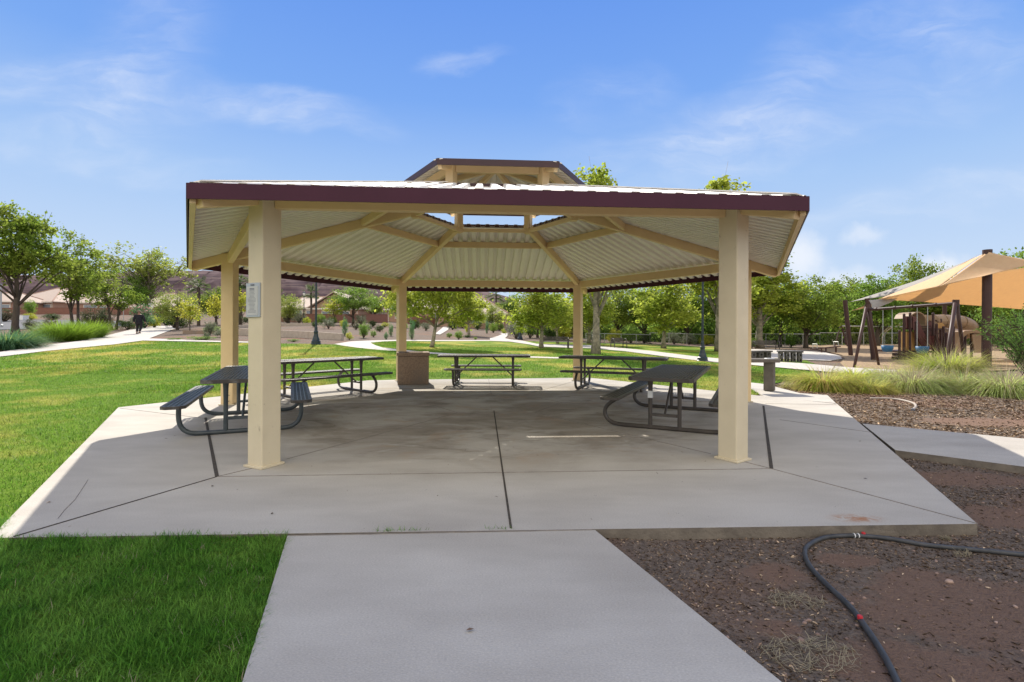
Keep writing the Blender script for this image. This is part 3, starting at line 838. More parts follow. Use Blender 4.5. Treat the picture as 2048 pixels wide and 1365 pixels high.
pb = flat(1545, 783)
ped = thing('pedestal', 'grey-brown concrete pedestal with a flat cantilevered top beside the patio', 'pedestal', (pb.x, pb.y + .14, 0), R(-38))
b = MB(); b.box((0, 0, .34), (.22, .22, .68)); b.build('column', M['pedestal'], ped, bevel=.012)
b = MB()
b.box(None, (.92, .40, .085), mat=Matrix.Rotation(R(38), 4, 'Z') @ Matrix.Translation((-.30, 0, .722)))
b.build('top_slab', M['pedestal'], ped, bevel=.02)
b = MB(); b.lathe([(.12, 0), (.10, .012), (.05, .014)], (0, 0, .7655), 16)
b.build('bowl', M['steel'], ped)

def openwork(name, label, p, q, h, dpth, n, cat):
    """bench whose end panels are pierced with rows of round holes"""
    p, q = Vector(p), Vector(q); d = q - p; l_ = d.length
    t = thing(name, label, cat, (p + q) / 2, math.atan2(d.y, d.x), 'pierced concrete benches by the plaza')
    b = MB(); b.box((0, 0, h - .04), (l_, dpth, .08)); b.build('top_slab', M['dark_concrete'], t, bevel=.012)
    w = l_ / n * .62
    for i in range(n):
        x = -l_/2 + l_ * (i + .5) / n
        bm = bmesh.new()
        # pierced panel: ring of quads round two holes
        def panel_half(z0, z1):
            N_ = 20; cz = (z0 + z1) / 2; r = min(w, z1 - z0) * .30
            for y in (-dpth/2 + .02, dpth/2 - .02): pass
            out = []; inn = []
            for k in range(N_):
                a = 2 * math.pi * k / N_; ca, sa = math.cos(a), math.sin(a)
                m_ = 1 / max(abs(ca) / (w/2), abs(sa) / ((z1 - z0)/2))
                out.append((x + ca * m_, cz + sa * m_)); inn.append((x + ca * r, cz + sa * r))
            for y, fl in ((-dpth/2 + .02, 1), (dpth/2 - .02, 0)):
                vo = [bm.verts.new((u, y, v)) for u, v in out]; vi = [bm.verts.new((u, y, v)) for u, v in inn]
                for k in range(N_):
                    j = (k + 1) % N_
                    f = [vo[k], vo[j], vi[j], vi[k]]
                    bm.faces.new(f if fl else f[::-1])
                if fl: A_ = (vo, vi)
                else:
                    for k in range(N_):
                        j = (k + 1) % N_
                        bm.faces.new([A_[1][k], A_[1][j], vi[j], vi[k]]); bm.faces.new([A_[0][j], A_[0][k], vo[k], vo[j]])
        panel_half(0, (h - .08) / 2); panel_half((h - .08) / 2, h - .08)
        me = bpy.data.meshes.new('pierced_panel'); bm.to_mesh(me); bm.free(); me.materials.append(M['dark_concrete'])
        o = bpy.data.objects.new('pierced_panel', me); COL.objects.link(o); o.parent = t
    return t
def Gz(v, dz=0): return Vector((v.x, v.y, float(G(v.x, v.y)) + dz))
openwork('pierced_bench', 'dark bench with round-holed panels just right of the pavilion post', Gz(flat(1478, 722)), Gz(flat(1538, 720)), .52, .45, 4, 'bench')
openwork('pierced_bench', 'dark square-ended bench with round holes at the edge of the round plaza', Gz(flat(1555, 722.5)), Gz(flat(1605, 723.5)), .56, .45, 4, 'bench')
# ------------------------------------------------------------------ playground
def rel(o):
    inv = Vector(o.location)
    return lambda v: Vector(v) - inv
def swing():
    f0, f1 = at(1708, 738), at(1758, 733)
    m0 = (f0 + f1) / 2; h = (f1 - f0) / 2; m1 = Vector((15.7, 17.3, m0.z)); zt = 2.45
    t = thing('swing_set', 'brown swing frame with blue bucket seats near the orange sail', 'swing set', m0)
    r = rel(t)
    for m_ in (m0, m1):
        top = m_ + Vector((0, 0, zt - m_.z))
        for s in (-1, 1):
            b = MB(); b.tube([r(m_ + h * s), r(m_ + h * s * .55 + Vector((0, 0, zt * .5))), r(top + h * s * .06)], [.05, .06, .06], 10)
            b.build('leg', M['plum'], t, smooth_=True)
        b = MB(); b.tube([r(top + Vector((0, 0, .12))), r(top - Vector((0, 0, .14)))], .10, 10); b.build('bracket', M['plum'], t)
    a, c = m0 + Vector((0, 0, zt - m0.z - .1)), m1 + Vector((0, 0, zt - m1.z - .0))
    b = MB(); b.tube([r(a), r(c)], .055, 10)
    for q in (.12, .35, .55, .8): p = a.lerp(c, q); d = (c - a).normalized(); b.tube([r(p - d * .03), r(p + d * .03)], .075, 10)
    b.build('crossbar', M['plum'], t)
    d = (c - a).normalized()
    for q in (.26, .66):
        p = a.lerp(c, q)
        b = MB()
        prof = [(.02, -.10), (.15, -.08), (.20, .05), (.21, .17), (.185, .17), (.17, .02), (.13, -.05)]
        b.lathe(prof, r(Vector((p.x, p.y, .72))), 14)
        s = b.build('bucket_seat', M['blue_plastic'], t, smooth_=True)
        b = MB()
        for e in (-.18, .18): b.tube([r(p + d * e), r(Vector((p.x, p.y, .88)) + d * e)], .012, 6)
        b.build('chain', M['steel'], t)
swing()

def far_swing():
    m0, m1 = at(1682, 694), at(1838, 692)
    t = thing('swing_set', 'farther pale-barred swing frame under the trees', 'swing set', m0); r = rel(t)
    m1.z = m0.z
    up = Vector((0, 0, 2.25)); hh = Vector((.9, .35, 0))
    for m_ in (m0, m1):
        for s in (-1, 1):
            b = MB(); b.tube([r(m_ + hh * s), r(m_ + up + hh * s * .05)], .06, 8); b.build('leg', M['plum'], t)
    b = MB(); b.tube([r(m0 + up - Vector((.2, 0, .12))), r(m1 + up - Vector((0, 0, .12)))], .06, 8); b.build('crossbar', M['steel'], t)
far_swing()

def sail():
    bm_ = at(1748, 722); bm2 = at(1702, 713)
    base = aty(1973, 716, 19.6); base.z = float(G(base.x, base.y))
    t = thing('shade_structure', 'playground shade sails of orange, tan and grey cloth on brown masts', 'shade sail', base); r = rel(t)
    def mast(p, q, ra):
        b = MB(); b.tube([r(p), r(q)], ra, 14); b.build('mast', M['plum'], t, smooth_=False)
    topB = aty(1973, 500, 19.6); topB.x = base.x + .02
    mast(base, topB, .155)
    top1 = aty(1735, 597, bm_.y); mast(bm_, top1, .125)
    top2 = aty(1690, 601, bm2.y); mast(bm2, top2, .125)
    b3 = at(1890, 700); top3 = aty(1889, 560, b3.y); mast(b3, top3, .15)
    b4 = aty(2230, 700, 21); b4.z = float(G(b4.x, b4.y)); top4 = aty(2240, 540, 21); mast(b4, top4, .15)
    def hyp(name, A, B, C, D, m_, sag=.0, bow=.10, n=18):
        """cloth patch between four corners with edges drawn inward"""
        A, B, C, D = map(Vector, (A, B, C, D)); vs = []; cen = (A + B + C + D) / 4
        for i in range(n + 1):
            for j in range(n + 1):
                u, v = i / n, j / n
                p = A * (1-u)*(1-v) + B * u*(1-v) + C * u*v + D * (1-u)*v
                e = max(4*u*(1-u) * abs(2*v - 1)**1, 4*v*(1-v) * abs(2*u - 1)**1)
                p = p.lerp(cen, bow * e)
                p.z -= sag * 16 * u*(1-u)*v*(1-v)
                vs.append(r(p))
        fs = [(i*(n+1)+j, (i+1)*(n+1)+j, (i+1)*(n+1)+j+1, i*(n+1)+j+1) for i in range(n) for j in range(n)]
        b = MB(); b.add(vs, fs); o = b.build(name, m_, t, smooth_=True)
        so = o.modifiers.new('thickness', 'SOLIDIFY'); so.thickness = .004
        return o
    peak = aty(1975, 504, 19.5)
    tip = aty(1756, 599, 24.0)
    # tan near slope, orange far slope seen from below
    hyp('tan_sail', peak, aty(1866, 556, 21.9), tip, aty(1880, 573, 20.5), M['sail_tan'], .05, .05)
    hyp('tan_sail', peak, aty(1880, 573, 20.5), aty(1965, 553, 19.3), aty(2085, 525, 18.2), M['sail_tan'], -.05, .03)
    hyp('orange_sail', aty(1756, 599, 24.2), aty(1975, 545, 22), aty(2130, 520, 21.5), aty(2140, 628, 27), M['sail_orange'], .12, .06)
    hyp('orange_sail', aty(1960, 508, 19.8), aty(1900, 545, 22.5), tip, aty(1850, 571, 22.1), M['sail_orange'], .02, .05)
    hyp('grey_sail', aty(1962, 511, 20.2), aty(1835, 561, 25.0), aty(1701, 604, 28.6), aty(1800, 590, 25.0), M['sail_grey'], .06, .06)
    hyp('grey_sail', aty(1737, 601, 24.4), aty(1806, 592, 24.2), aty(1783, 605, 24.1), aty(1743, 623, 24.0), M['sail_grey'], .0, .12)
    hyp('orange_sail', aty(1752, 603, 25.2), aty(1757, 603, 25.2), aty(1750, 613, 25.6), aty(1700, 623, 27.5), M['sail_orange'], 0, .05)
sail()

def play():
    base = at(1850, 722)
    t = thing('play_structure', 'tan and maroon play tower with a tube slide under the sails', 'playground equipment', base); r = rel(t)
    def q(px, py, d): return r(aty(px, py, d))
    Y0 = base.y
    zt = lambda d: float(G(20, d))
    def post(px, top, d, ra=.06):
        p = aty(px, 700, d); a = Vector((p.x, d, zt(d))); c = aty(px, top, d); c.x = a.x; c.y = d
        b = MB(); b.tube([r(a), r(c)], ra, 8); b.lathe([(ra * 1.15, 0), (ra * .8, .05), (.01, .07)], r(c), 8); b.build('post', M['plum'], t)
    for (px, top, d) in ((1799, 663, Y0), (1808, 630, Y0+.5), (1820, 628, Y0+.6), (1856, 664, Y0), (1845, 636, Y0+1.3), (1866, 628, Y0+.6), (1881, 640, Y0+1.1),
                         (1893, 668, Y0-.3), (1907, 655, Y0-.6), (1822, 640, Y0+2), (1900, 640, Y0+1.5), (1930, 664, Y0+.6), (1832, 645, Y0+.4), (1873, 650, Y0+.2), (1887, 655, Y0+.8), (1915, 668, Y0-.2), (1943, 667, Y0-.2), (1968, 662, Y0), (1850, 640, Y0+2.2)):
        post(px, top, d)
    def plate(name, pxs, d, th, m_, dd=None):
        """upright panel: outline in the wall plane at depth d"""
        dd = dd or [d] * len(pxs)
        f = [q(px, py, e) for (px, py), e in zip(pxs, dd)]; n = len(f)
        vs = f + [p + Vector((0, th, 0)) for p in f]
        fs = [tuple(range(n)), tuple(range(2*n - 1, n - 1, -1))] + [(i, n + i, n + (i+1) % n, (i+1) % n) for i in range(n)]
        b = MB(); b.add(vs, fs); return b.build(name, m_, t)
    for a, c in ((1804, 1812), (1813.5, 1822), (1823.5, 1832), (1833.5, 1841)):
        plate('ochre_panel', [(a, 664), (c, 664), (c, 705), (a, 705)], Y0 + .9, .06, M['yellow_plastic'])
    plate('step', [(1799, 707), (1853, 707), (1853, 713), (1799, 713)], Y0 + .2, .5, M['plum'])
    plate('step', [(1798, 714), (1849, 714), (1849, 722), (1798, 722)], Y0 - .1, .5, M['plum'])
    plate('deck', [(1800, 702), (1870, 702), (1870, 706), (1800, 706)], Y0 + .6, 1.6, M['plum'])
    for a, c in ((1808, 1812), (1813.5, 1817.5), (1819, 1823), (1824.5, 1828)):
        plate('rail_panel', [(a, 633), (c, 633), (c, 657), (a, 657)], Y0 + .7, .05, M['plum_red'])
    plate('stair_side', [(1828, 634), (1833, 634), (1859, 688), (1859, 712), (1853, 712), (1828, 660)], Y0 + .6, .06, M['plum_red'])
    plate('stair_side', [(1856, 643), (1862, 643), (1884, 690), (1884, 712), (1878, 712), (1856, 668)], Y0 + .9, .06, M['plum_red'])
    for k in range(6):
        plate('stair_tread', [(1835 + k*4.5, 652 + k*9), (1862 + k*4, 652 + k*9), (1862 + k*4, 654 + k*9), (1835 + k*4.5, 654 + k*9)], Y0 + .66, .3, M['plum'])
    for a, c in ((1858, 1863), (1864.5, 1869.5), (1871, 1876)):
        plate('rail_panel', [(a, 672), (c, 672), (c, 700), (a, 700)], Y0 + .3, .05, M['plum_red'])
    plate('cross_beam', [(1806, 657), (1884, 657), (1884, 660), (1806, 660)], Y0 + .75, .06, M['plum'])
    plate('cross_beam', [(1866, 640), (1905, 640), (1905, 643), (1866, 643)], Y0 + 1.2, .06, M['plum'])
    # arched roof
    pts = [(1820, 637), (1824, 629), (1831, 625), (1839, 624), (1847, 628), (1852, 637), (1853, 650)]
    f = [q(px, py, Y0 + .8) for px, py in pts]; vs = f + [p + Vector((0, 1.1, 0)) for p in f]; n = len(f)
    b = MB(); b.add(vs, [(i, i+1, n+i+1, n+i) for i in range(n - 1)]); o = b.build('arched_roof', M['tan_plastic'], t)
    o.modifiers.new('thickness', 'SOLIDIFY').thickness = .05
    plate('slide_chute', [(1852, 630), (1862, 632), (1870, 640), (1872, 662), (1867, 662), (1864, 643), (1858, 640), (1856, 662), (1852, 662)], Y0 + .95, .35, M['tan_plastic'])
    # tube slide
    b = MB(); P_ = [q(1866, 643, Y0 + 1.4), q(1895, 643, Y0 + 1.5), q(1925, 645, Y0 + 1.7), q(1940, 652, Y0 + 2.2), q(1938, 662, Y0 + 3.0), q(1915, 672, Y0 + 3.2), q(1885, 668, Y0 + 2.6)]
    for _ in range(2):
        Q = [P_[0]]
        for i in range(len(P_) - 1): Q += [P_[i].lerp(P_[i+1], .25), P_[i].lerp(P_[i+1], .75)]
        P_ = Q + [P_[-1]]
    b.tube(P_, .36, 16); 
    for k in range(4, len(P_), 5): d = (P_[min(k+1, len(P_)-1)] - P_[k-1]).normalized(); b.tube([P_[k] - d*.03, P_[k] + d*.03], .39, 16)
    b.build('tube_slide', M['tan_plastic'], t, smooth_=False)
    plate('ochre_port', [(1873, 650), (1878, 646), (1884, 646), (1889, 650), (1889, 657), (1873, 657)], Y0 + 1.0, .05, M['yellow_plastic'])
    # little arched house front
    plate('house_panel', [(1910, 664), (1926, 664), (1928, 680), (1926, 706), (1910, 706)], Y0 - .4, .07, M['tan_plastic'])
    plate('house_panel', [(1944, 670), (1952, 666), (1969, 666), (1969, 706), (1950, 706)], Y0 - .4, .07, M['tan_plastic'])
    plate('house_roof', [(1922, 668), (1930, 662), (1950, 660.5), (1968, 663), (1969, 668), (1950, 666), (1935, 668), (1927, 676)], Y0 - .5, .8, M['tan_plastic'])
    for k in range(9):
        plate('railing_bar', [(1868 + k*5, 668), (1869.6 + k*5, 668), (1869.6 + k*5, 706), (1868 + k*5, 706)], Y0 + 1.8, .03, M['plum_red'])
    plate('railing_bar', [(1866, 666), (1912, 666), (1912, 668), (1866, 668)], Y0 + 1.8, .04, M['plum_red'])
    for k in range(9):
        plate('railing_bar', [(1974 + k*4, 661), (1975.2 + k*4, 661), (1975.2 + k*4, 702), (1974 + k*4, 702)], Y0 + 1.2, .03, M['plum'])
    plate('railing_bar', [(1970, 659), (2012, 659), (2012, 661), (1970, 661)], Y0 + 1.2, .05, M['plum'])
play()

def climber():
    b0 = at(1768, 690); t = thing('arch_climber', 'pale arched ladder climber behind the brown swing legs', 'playground equipment', b0); r = rel(t)
    for k in (0, 1):
        off = Vector((0, .7 * k, 0)); b = MB()
        pts = [(1762, 690), (1764, 676), (1772, 664), (1785, 655), (1802, 650), (1822, 648)]
        b.tube([r(aty(px, py + 2*k, b0.y) + off) for px, py in pts], .05, 8); b.build('rail', M['tan_plastic'], t, smooth_=True)
    for px, py in pts[:-1]:
        b = MB(); p = r(aty(px, py, b0.y)); b.tube([p, p + Vector((0, .7, 0))], .035, 6); b.build('rung', M['plum'], t)
    e = aty(1822, 648, b0.y); g = Vector((e.x, e.y, float(G(e.x, e.y)))); b = MB()
    b.tube([r(e), r(g)], .06, 8); b.build('post', M['plum'], t)
climber()

def seesaw():
    c = at(1645, 707); t = thing('seesaw', 'low brown seesaw tilted beside the round plaza', 'seesaw', c); r = rel(t)
    b = MB(); b.bar(r(aty(1622, 699, c.y)), r(aty(1680, 693, c.y)), .2, .07); b.build('beam', M['plum'], t)
    for px in (1643, 1652):
        e = aty(px, 697, c.y); b = MB(); b.tube([r(Vector((e.x, e.y, c.z))), r(e)], .05, 8); b.build('leg', M['plum'], t)
    e = aty(1672, 694, c.y); b = MB(); b.tube([r(Vector((e.x, e.y, c.z))), r(e)], .06, 8); b.build('stop_post', M['plum'], t)
    for px, py in ((1630, 697), (1672, 692.5)):
        e = r(aty(px, py, c.y)); b = MB(); b.tube([e - Vector((0, .25, 0)), e - Vector((0, .25, -.3)), e + Vector((0, .25, .3)), e + Vector((0, .25, 0))], .025, 6); b.build('handle', M['steel'], t)
seesaw()

# ------------------------------------------------------------------ lamps, benches, bins
def lamp(label, base, H):
    t = thing('street_lamp', label, 'street lamp', base, 0, 'dark park lamps')
    b = MB(); b.lathe([(.27, -.1), (.27, .06), (.24, .09), (.235, .20), (.19, .24), (.17, .34), (.135, .42), (.10, .60), (.115, .66), (.115, .72), (.085, .76), (.075, .95), (.06, 1.0)], n=16)
    b.build('base', M['lamp'], t, smooth_=False)
    b = MB(); b.tube([(0, 0, .98), (0, 0, H - .55)], [.058, .045], 12); b.lathe([(.06, 0), (.09, .03), (.07, .07)], (0, 0, H - .6), 12); b.build('pole', M['lamp'], t)
    b = MB(); b.lathe([(.08, 0), (.13, .12), (.17, .32), (.15, .36)], (0, 0, H - .53), 12); b.build('lamp_glass', M['lamp_glass'], t, smooth_=True)
    b = MB(); b.lathe([(.21, 0), (.19, .05), (.10, .13), (.03, .17), (.015, .26)], (0, 0, H - .17), 12); b.build('cap', M['lamp'], t)
    return t
lamp('dark lamp post on the left lawn edge in front of the block planter wall', at(632, 690), 4.45)
lamp('dark blue-green lamp post just left of the front-right pavilion post', at(1405, 724), 4.9)
lb = at(608, 648); lamp('small distant lamp with a white lantern in front of the tan house', lb, (648 - 584) * lb.y / 978)
lamp('slim dark lamp standing among shrubs by the forking path', at(1040, 680), 3.6)

def bench(label, px, py, wpx, rz=0):
    p = at(px, py); w = wpx * p.y / 978
    t = thing('park_bench', label, 'bench', p, rz, 'dark park benches along the path')
    for s in (-1, 1):
        b = MB(); x = s * (w/2 - .05)
        b.tube([(x, -.30, 0), (x, -.30, .52), (x, -.22, .66), (x, -.05, .70), (x, .12, .62), (x, .18, .45), (x, .22, 0)], .035, 8)
        b.build('end_frame', M['table'], t)
    b = MB()
    for k in range(5): b.box((0, -.22 + k*.10, .43), (w - .1, .085, .03))
    b.build('seat', M['table'], t)
    b = MB()
    for k in range(3): b.box((0, .20 + k*.02, .52 + k*.10), (w - .1, .03, .085))
    b.build('backrest', M['table'], t)
bench('long dark bench beside the leaning pale trunk, left of the rear-right post', 1111, 697, 54, R(180))
bench('dark bench beyond the path, right of the thick pale trunk', 1237, 697, 31, R(20))
bench('dark bench under the trees behind the pierced benches', 1531, 700, 52, R(4))
p = at(1193, 698)
t = thing('litter_bin', 'dark slatted litter bin beside the far park path', 'litter bin', p)
b = MB(); b.lathe([(.26, 0), (.28, .05), (.29, .85), (.25, .88)], n=14); b.build('body', M['lamp'], t)
b = MB(); b.lathe([(.30, 0), (.30, .05), (.12, .17), (.10, .17)], (0, 0, .9), 14); b.build('lid', M['lamp'], t)

# ------------------------------------------------------------------ houses, walls, signs beyond
def house(label, pxa, pxb, eave, ridge, d, wallm, depth=11, rz=0, ridge_frac=.35, gable=False, wins=(), door=None, over=.5):
    A, B = aty(pxa, eave, d), aty(pxb, eave, d)
    cx = (A.x + B.x) / 2; w = (B.x - A.x); cy = d + depth / 2
    gz = float(G(cx, cy)) - .6
    ze = A.z; zr = aty((pxa + pxb) / 2, ridge, d + (0 if gable else depth / 2)).z
    t = thing('house', label, 'house', (cx, cy, gz), rz)
    hw, hd = w / 2 - over, depth / 2 - over
    b = MB(); b.box((0, 0, (ze - gz) / 2), (2*hw, 2*hd, ze - gz))
    if gable:
        vs = [(-hw, -hd, ze-gz), (hw, -hd, ze-gz), (0, -hd, zr-gz-.1), (-hw, hd, ze-gz), (hw, hd, ze-gz), (0, hd, zr-gz-.1)]
        b.add(vs, [(0, 1, 2), (5, 4, 3)])
    b.build('wall', wallm, t)
    b = MB(); HW, HD = w / 2, depth / 2; z0, z1 = ze - gz - .02, zr - gz; th = .18
    if gable: top = [(0, -HD, z1), (0, HD, z1)]
    else:
        rl = HW * ridge_frac; top = [(-rl, 0, z1), (rl, 0, z1)]
    lo = [(-HW, -HD), (HW, -HD), (HW, HD), (-HW, HD)]
    vs = [(x, y, z0) for x, y in lo] + [(x, y, z0 + th) for x, y in lo] + [(x, y, z + th) for x, y, z in top]
    fs = [(3, 2, 1, 0)] + [(i, (i+1) % 4, 4 + (i+1) % 4, 4 + i) for i in range(4)]
    if gable: fs += [(4, 8, 9, 7), (5, 6, 9, 8), (4, 5, 8), (6, 7, 9)]
    else: fs += [(4, 5, 9, 8), (6, 7, 8, 9), (5, 6, 9), (7, 4, 8)]
    b.add(vs, fs)
    if gable:
        b.v = b.v; b2 = MB()
        for s in (-1, 1):
            n_ = [(0, -HD, z1), (0, HD, z1), (s*HW, HD, z0), (s*HW, -HD, z0)]
            vs = n_ + [(x, y, z + th) for x, y, z in n_]
            b2.add(vs, [(0, 1, 2, 3), (7, 6, 5, 4), (0, 4, 5, 1), (1, 5, 6, 2), (2, 6, 7, 3), (3, 7, 4, 0)])
        b = b2
    rf = b.build('roof', M['tile'], t)
    if not gable:
        b = MB()
        for i, (x, y) in enumerate(lo):
            tx = top[0] if x < 0 else top[1]; b.tube([(x, y, z0 + th), (tx[0], tx[1], tx[2] + th)], .13, 6)
        b.tube([(top[0][0], 0, z1 + th), (top[1][0], 0, z1 + th)], .13, 6); b.build('ridge_tiles', M['stucco'], rf)
    for (fx, zb, ww, hh) in wins:
        b = MB(); x = fx * hw
        for dx, dz, sx, sz in ((0, hh/2, ww + .24, .12), (0, -hh/2, ww + .24, .12), (-ww/2, 0, .12, hh), (ww/2, 0, .12, hh)):
            b.box((x + dx, -hd - .03, ze - gz - zb + dz), (sx, .10, sz))
        f = b.build('window', M['trim'], t)
        b = MB(); b.box((x, -hd - .015, ze - gz - zb), (ww - .06, .05, hh - .06)); b.build('pane', M['glass'], f)
    if door:
        b = MB(); b.box((door * hw, -hd - .03, ze - gz - 1.3), (2.4, .08, 2.1)); b.build('garage_door', M['trim'], t)
    b = MB(); b.box((0, -HD - .03, z0 + .02), (w, .08, .22)); b.build('gutter', M['trim'], t)
    for s in (-1, 1):
        b = MB(); b.tube([(s * (hw - .3), -hd - .08, z0), (s * (hw - .3), -hd - .08, 0)], .06, 6); b.build('downpipe', M['trim'], t)
    return t
house('tan house with a hipped roof behind the leftmost tree trunk', -10, 137, 605, 578, 112, M['stucco'], 14, R(-14), .10, wins=((.75, 1.0, 2.4, 1.1), (.45, 1.2, 1.0, 1.0), (-.1, 1.2, 1.2, 1.0)))
house('low tan house at the left frame edge with pale shuttered window', -90, 24, 603.5, 588, 104, M['stucco'], 10, 0, .5, wins=((.75, 1.1, 2.0, 1.1), (.2, 1.1, 2, 1.1)))
house('tan house with a long pale roof between the double-trunked tree and the walking person', 131, 262, 606, 587, 108, M['stucco'], 12, R(4), .3, wins=((-.35, 1.0, 2.8, 1.1), (.05, 1.3, 1.4, 1.3), (.75, .8, 1.3, .5)))
house('tan house behind the stop sign and thick pale trunks', 262, 343, 613, 589, 104, M['stucco'], 12, R(-5), .2, wins=((.3, 1.3, 1.0, 1.4), (-.5, 1.2, 1.8, 1.2)))
house('tan gabled house right of the small distant lamp', 612, 722, 618, 585, 84, M['stucco'], 9, R(0), gable=True, wins=((-.3, 1.0, 1.8, 1.2), (.4, 1.0, 1.8, 1.2)))
house('pale house with a plain roof behind the small distant lamp', 560, 668, 616, 596, 95, M['stucco_pale'], 12, 0, .6, wins=((-.4, 1.1, 1.6, 1.2), (.1, 1.1, 1.6, 1.2)), door=.55)
house('house with a pale hipped roof behind the rear-left pavilion post', 764, 905, 620, 594, 88, M['stucco'], 12, R(3), .25, wins=((-.6, 1.0, 1.6, 1.1), (.5, 1.0, 1.6, 1.1)))
house('house with a pale hipped roof behind the palm, seen under the roof centre', 868, 1020, 627.5, 597, 80, M['stucco'], 12, R(-3), .2, wins=((.56, 1.0, 1.5, 1.2), (.1, 1.0, 1.6, 1.2)))

def block_wall(label, pts, hpx, m_, name='garden_wall', cat='wall', th=.2, cap=True):
    P_ = [at(*p) for p in pts]
    t = thing(name, label, cat, P_[0]); r = rel(t)
    for a, c in zip(P_[:-1], P_[1:]):
        ha, hc = hpx * a.y / 978, hpx * c.y / 978; d = (c - a); n = Vector((-d.y, d.x, 0)).normalized() * th / 2
        b = MB(); lo = [a - n, c - n, c + n, a + n]
        vs = [r(v - Vector((0, 0, .4))) for v in lo] + [r(lo[0] + Vector((0, 0, ha))), r(lo[1] + Vector((0, 0, hc))), r(lo[2] + Vector((0, 0, hc))), r(lo[3] + Vector((0, 0, ha)))]
        b.add(vs, [(3, 2, 1, 0), (4, 5, 6, 7), (0, 1, 5, 4), (1, 2, 6, 5), (2, 3, 7, 6), (3, 0, 4, 7)]); b.build('wall_panel', m_, t)
        if cap:
            b = MB(); b.bar(r(a + Vector((0, 0, ha + .04))), r(c + Vector((0, 0, hc + .04))), th + .08, .08); b.build('coping', m_, t)
        k = max(1, int(d.length / 2.4))
        if not cap:
            for i in range(1, k):
                q = a.lerp(c, i / k); h_ = ha + (hc - ha) * i / k
                b = MB(); b.box(r(q - n * 1.02 + Vector((0, 0, h_/2))), (.02, .02, h_), math.atan2(d.y, d.x)); b.build('groove', M['joint'], t)
    return t
block_wall('red block wall along the road in front of the tan houses', [(-60, 630), (70, 629), (140, 629), (262, 630), (345, 633)], 12.5, M['brick'])
block_wall('red block wall in front of the tan gabled house', [(520, 643), (600, 645), (690, 646), (775, 646)], 16, M['brick'])
block_wall('red-brown block wall behind the leaning tree in the centre', [(815, 648), (900, 650), (960, 651), (1015, 654)], 15, M['brick'])
block_wall('low pale block planter wall behind the left lamp post', [(478, 671), (552, 674), (620, 677), (685, 681)], 13.5, M['block'], 'planter_wall', 'retaining wall', .25, False)
block_wall('thin upper planter wall of pale blocks beneath the left shrubs', [(475, 657), (552, 653.5), (622, 652)], 6, M['block'], 'planter_wall', 'retaining wall', .25, False)
block_wall('low brown planter edging left of the rear-left side post', [(368, 668), (420, 668.5), (462, 668.5)], 7, M['aggregate'], 'planter_wall', 'retaining wall', .25, False)

def sign_post(label, px, pyb, plates, octagon):
    p = at(px, pyb); d = p.y; t = thing('road_sign', label, 'road sign', p); r = rel(t)
    top = r(aty(px, min(q[1] for q in plates) - 3, d))
    b = MB(); b.tube([(0, 0, -.1), (0, 0, top.z)], .04, 6); b.build('pole', M['steel'], t)
    for (x, y, w, h, kind) in plates:
        c = r(aty(x, y, d)); W, H = w * d / 978, h * d / 978; b = MB()
        if kind == 'oct':
            vs = [(c.x + W/2 * math.cos(R(22.5 + 45*k)), -.06, c.z + W/2 * math.sin(R(22.5 + 45*k))) for k in range(8)]
            b.add(vs + [(x_, -.04, z_) for x_, y_, z_ in vs], [tuple(range(8)), tuple(range(15, 7, -1))] + [(i, 8+i, 8+(i+1) % 8, (i+1) % 8) for i in range(8)])
        else: b.box((c.x, -.05, c.z), (W, .02, H))
        b.build('plate', M['lamp_glass'] if kind == 'oct' else M['steel'], t)
sign_post('back of an octagonal stop sign on a pole behind the walking person', 303, 648, [(303, 615.5, 9, 9, 'oct'), (302.5, 609, 10, 3, 'r')], True)
sign_post('thin grey sign pole left of the walking person', 247, 650, [(246, 614.5, 9, 6, 'r')], False)
p = at(1, 656); t = thing('utility_pole', 'thin bluish pole at the left edge of the frame', 'pole', p)
b = MB(); b.tube([(0, 0, 0), (0, 0, 88 * p.y / 978)], .10, 8); b.build('pole', M['steel'], t)
b = MB(); b.lathe([(.22, 0), (.22, .3), (.1, .4)], n=8); b.build('base', M['steel'], t)
p = at(45, 641); t = thing('utility_box', 'white utility cabinet beside the road left of the yellow bushes', 'utility box', p)
s = p.y / 978; b = MB(); b.box((0, 0, 4.5*s), (14*s, 1.0, 9*s)); b.build('cabinet', M['white'], t, bevel=.05)
b = MB(); b.box((0, 0, 9.3*s), (15*s, 1.1, .8*s)); b.build('lid', M['white'], t)

def chain_fence(label, pts, hpx, dark=False):
    P_ = [at(*p) for p in pts]; t = thing('chain_link_fence', label, 'fence', P_[0]); r = rel(t)
    m_ = M['lamp'] if dark else M['steel']
    for a, c in zip(P_[:-1], P_[1:]):
        h = hpx * a.y / 978; up = Vector((0, 0, h)); k = max(1, round((c - a).length / 3.0))
        for i in range(k + 1):
            q = a.lerp(c, i / k); b = MB(); b.tube([r(q - Vector((0, 0, .1))), r(q + up)], .035, 6); b.build('post', m_, t)
        b = MB(); b.tube([r(a + up), r(c + up)], .028, 6); b.build('top_rail', m_, t)
        b = MB(); d = (c - a); L_ = d.length; n = int(L_ / .34); dn = d.normalized()
        for i in range(n):
            s0 = L_ * i / n
            for sg in (1, -1):
                e = s0 + sg * h
                u = 1.0
                if e > L_: u = (L_ - s0) / h
                if e < 0: u = s0 / h
                if u < .05: continue
                A = a + dn * s0; C = a + dn * (s0 + sg * h * u) + up * u
                A.z += .02
                v = Vector((0, 0, .0035))
                b.add([r(A - v), r(C - v), r(C + v), r(A + v)], [(0, 1, 2, 3)])
        b.build('wire_mesh', m_, t)
chain_fence('grey chain-link fence beyond the far lawn, right of the rear-right post', [(1172, 689), (1300, 688), (1440, 690)], 22)
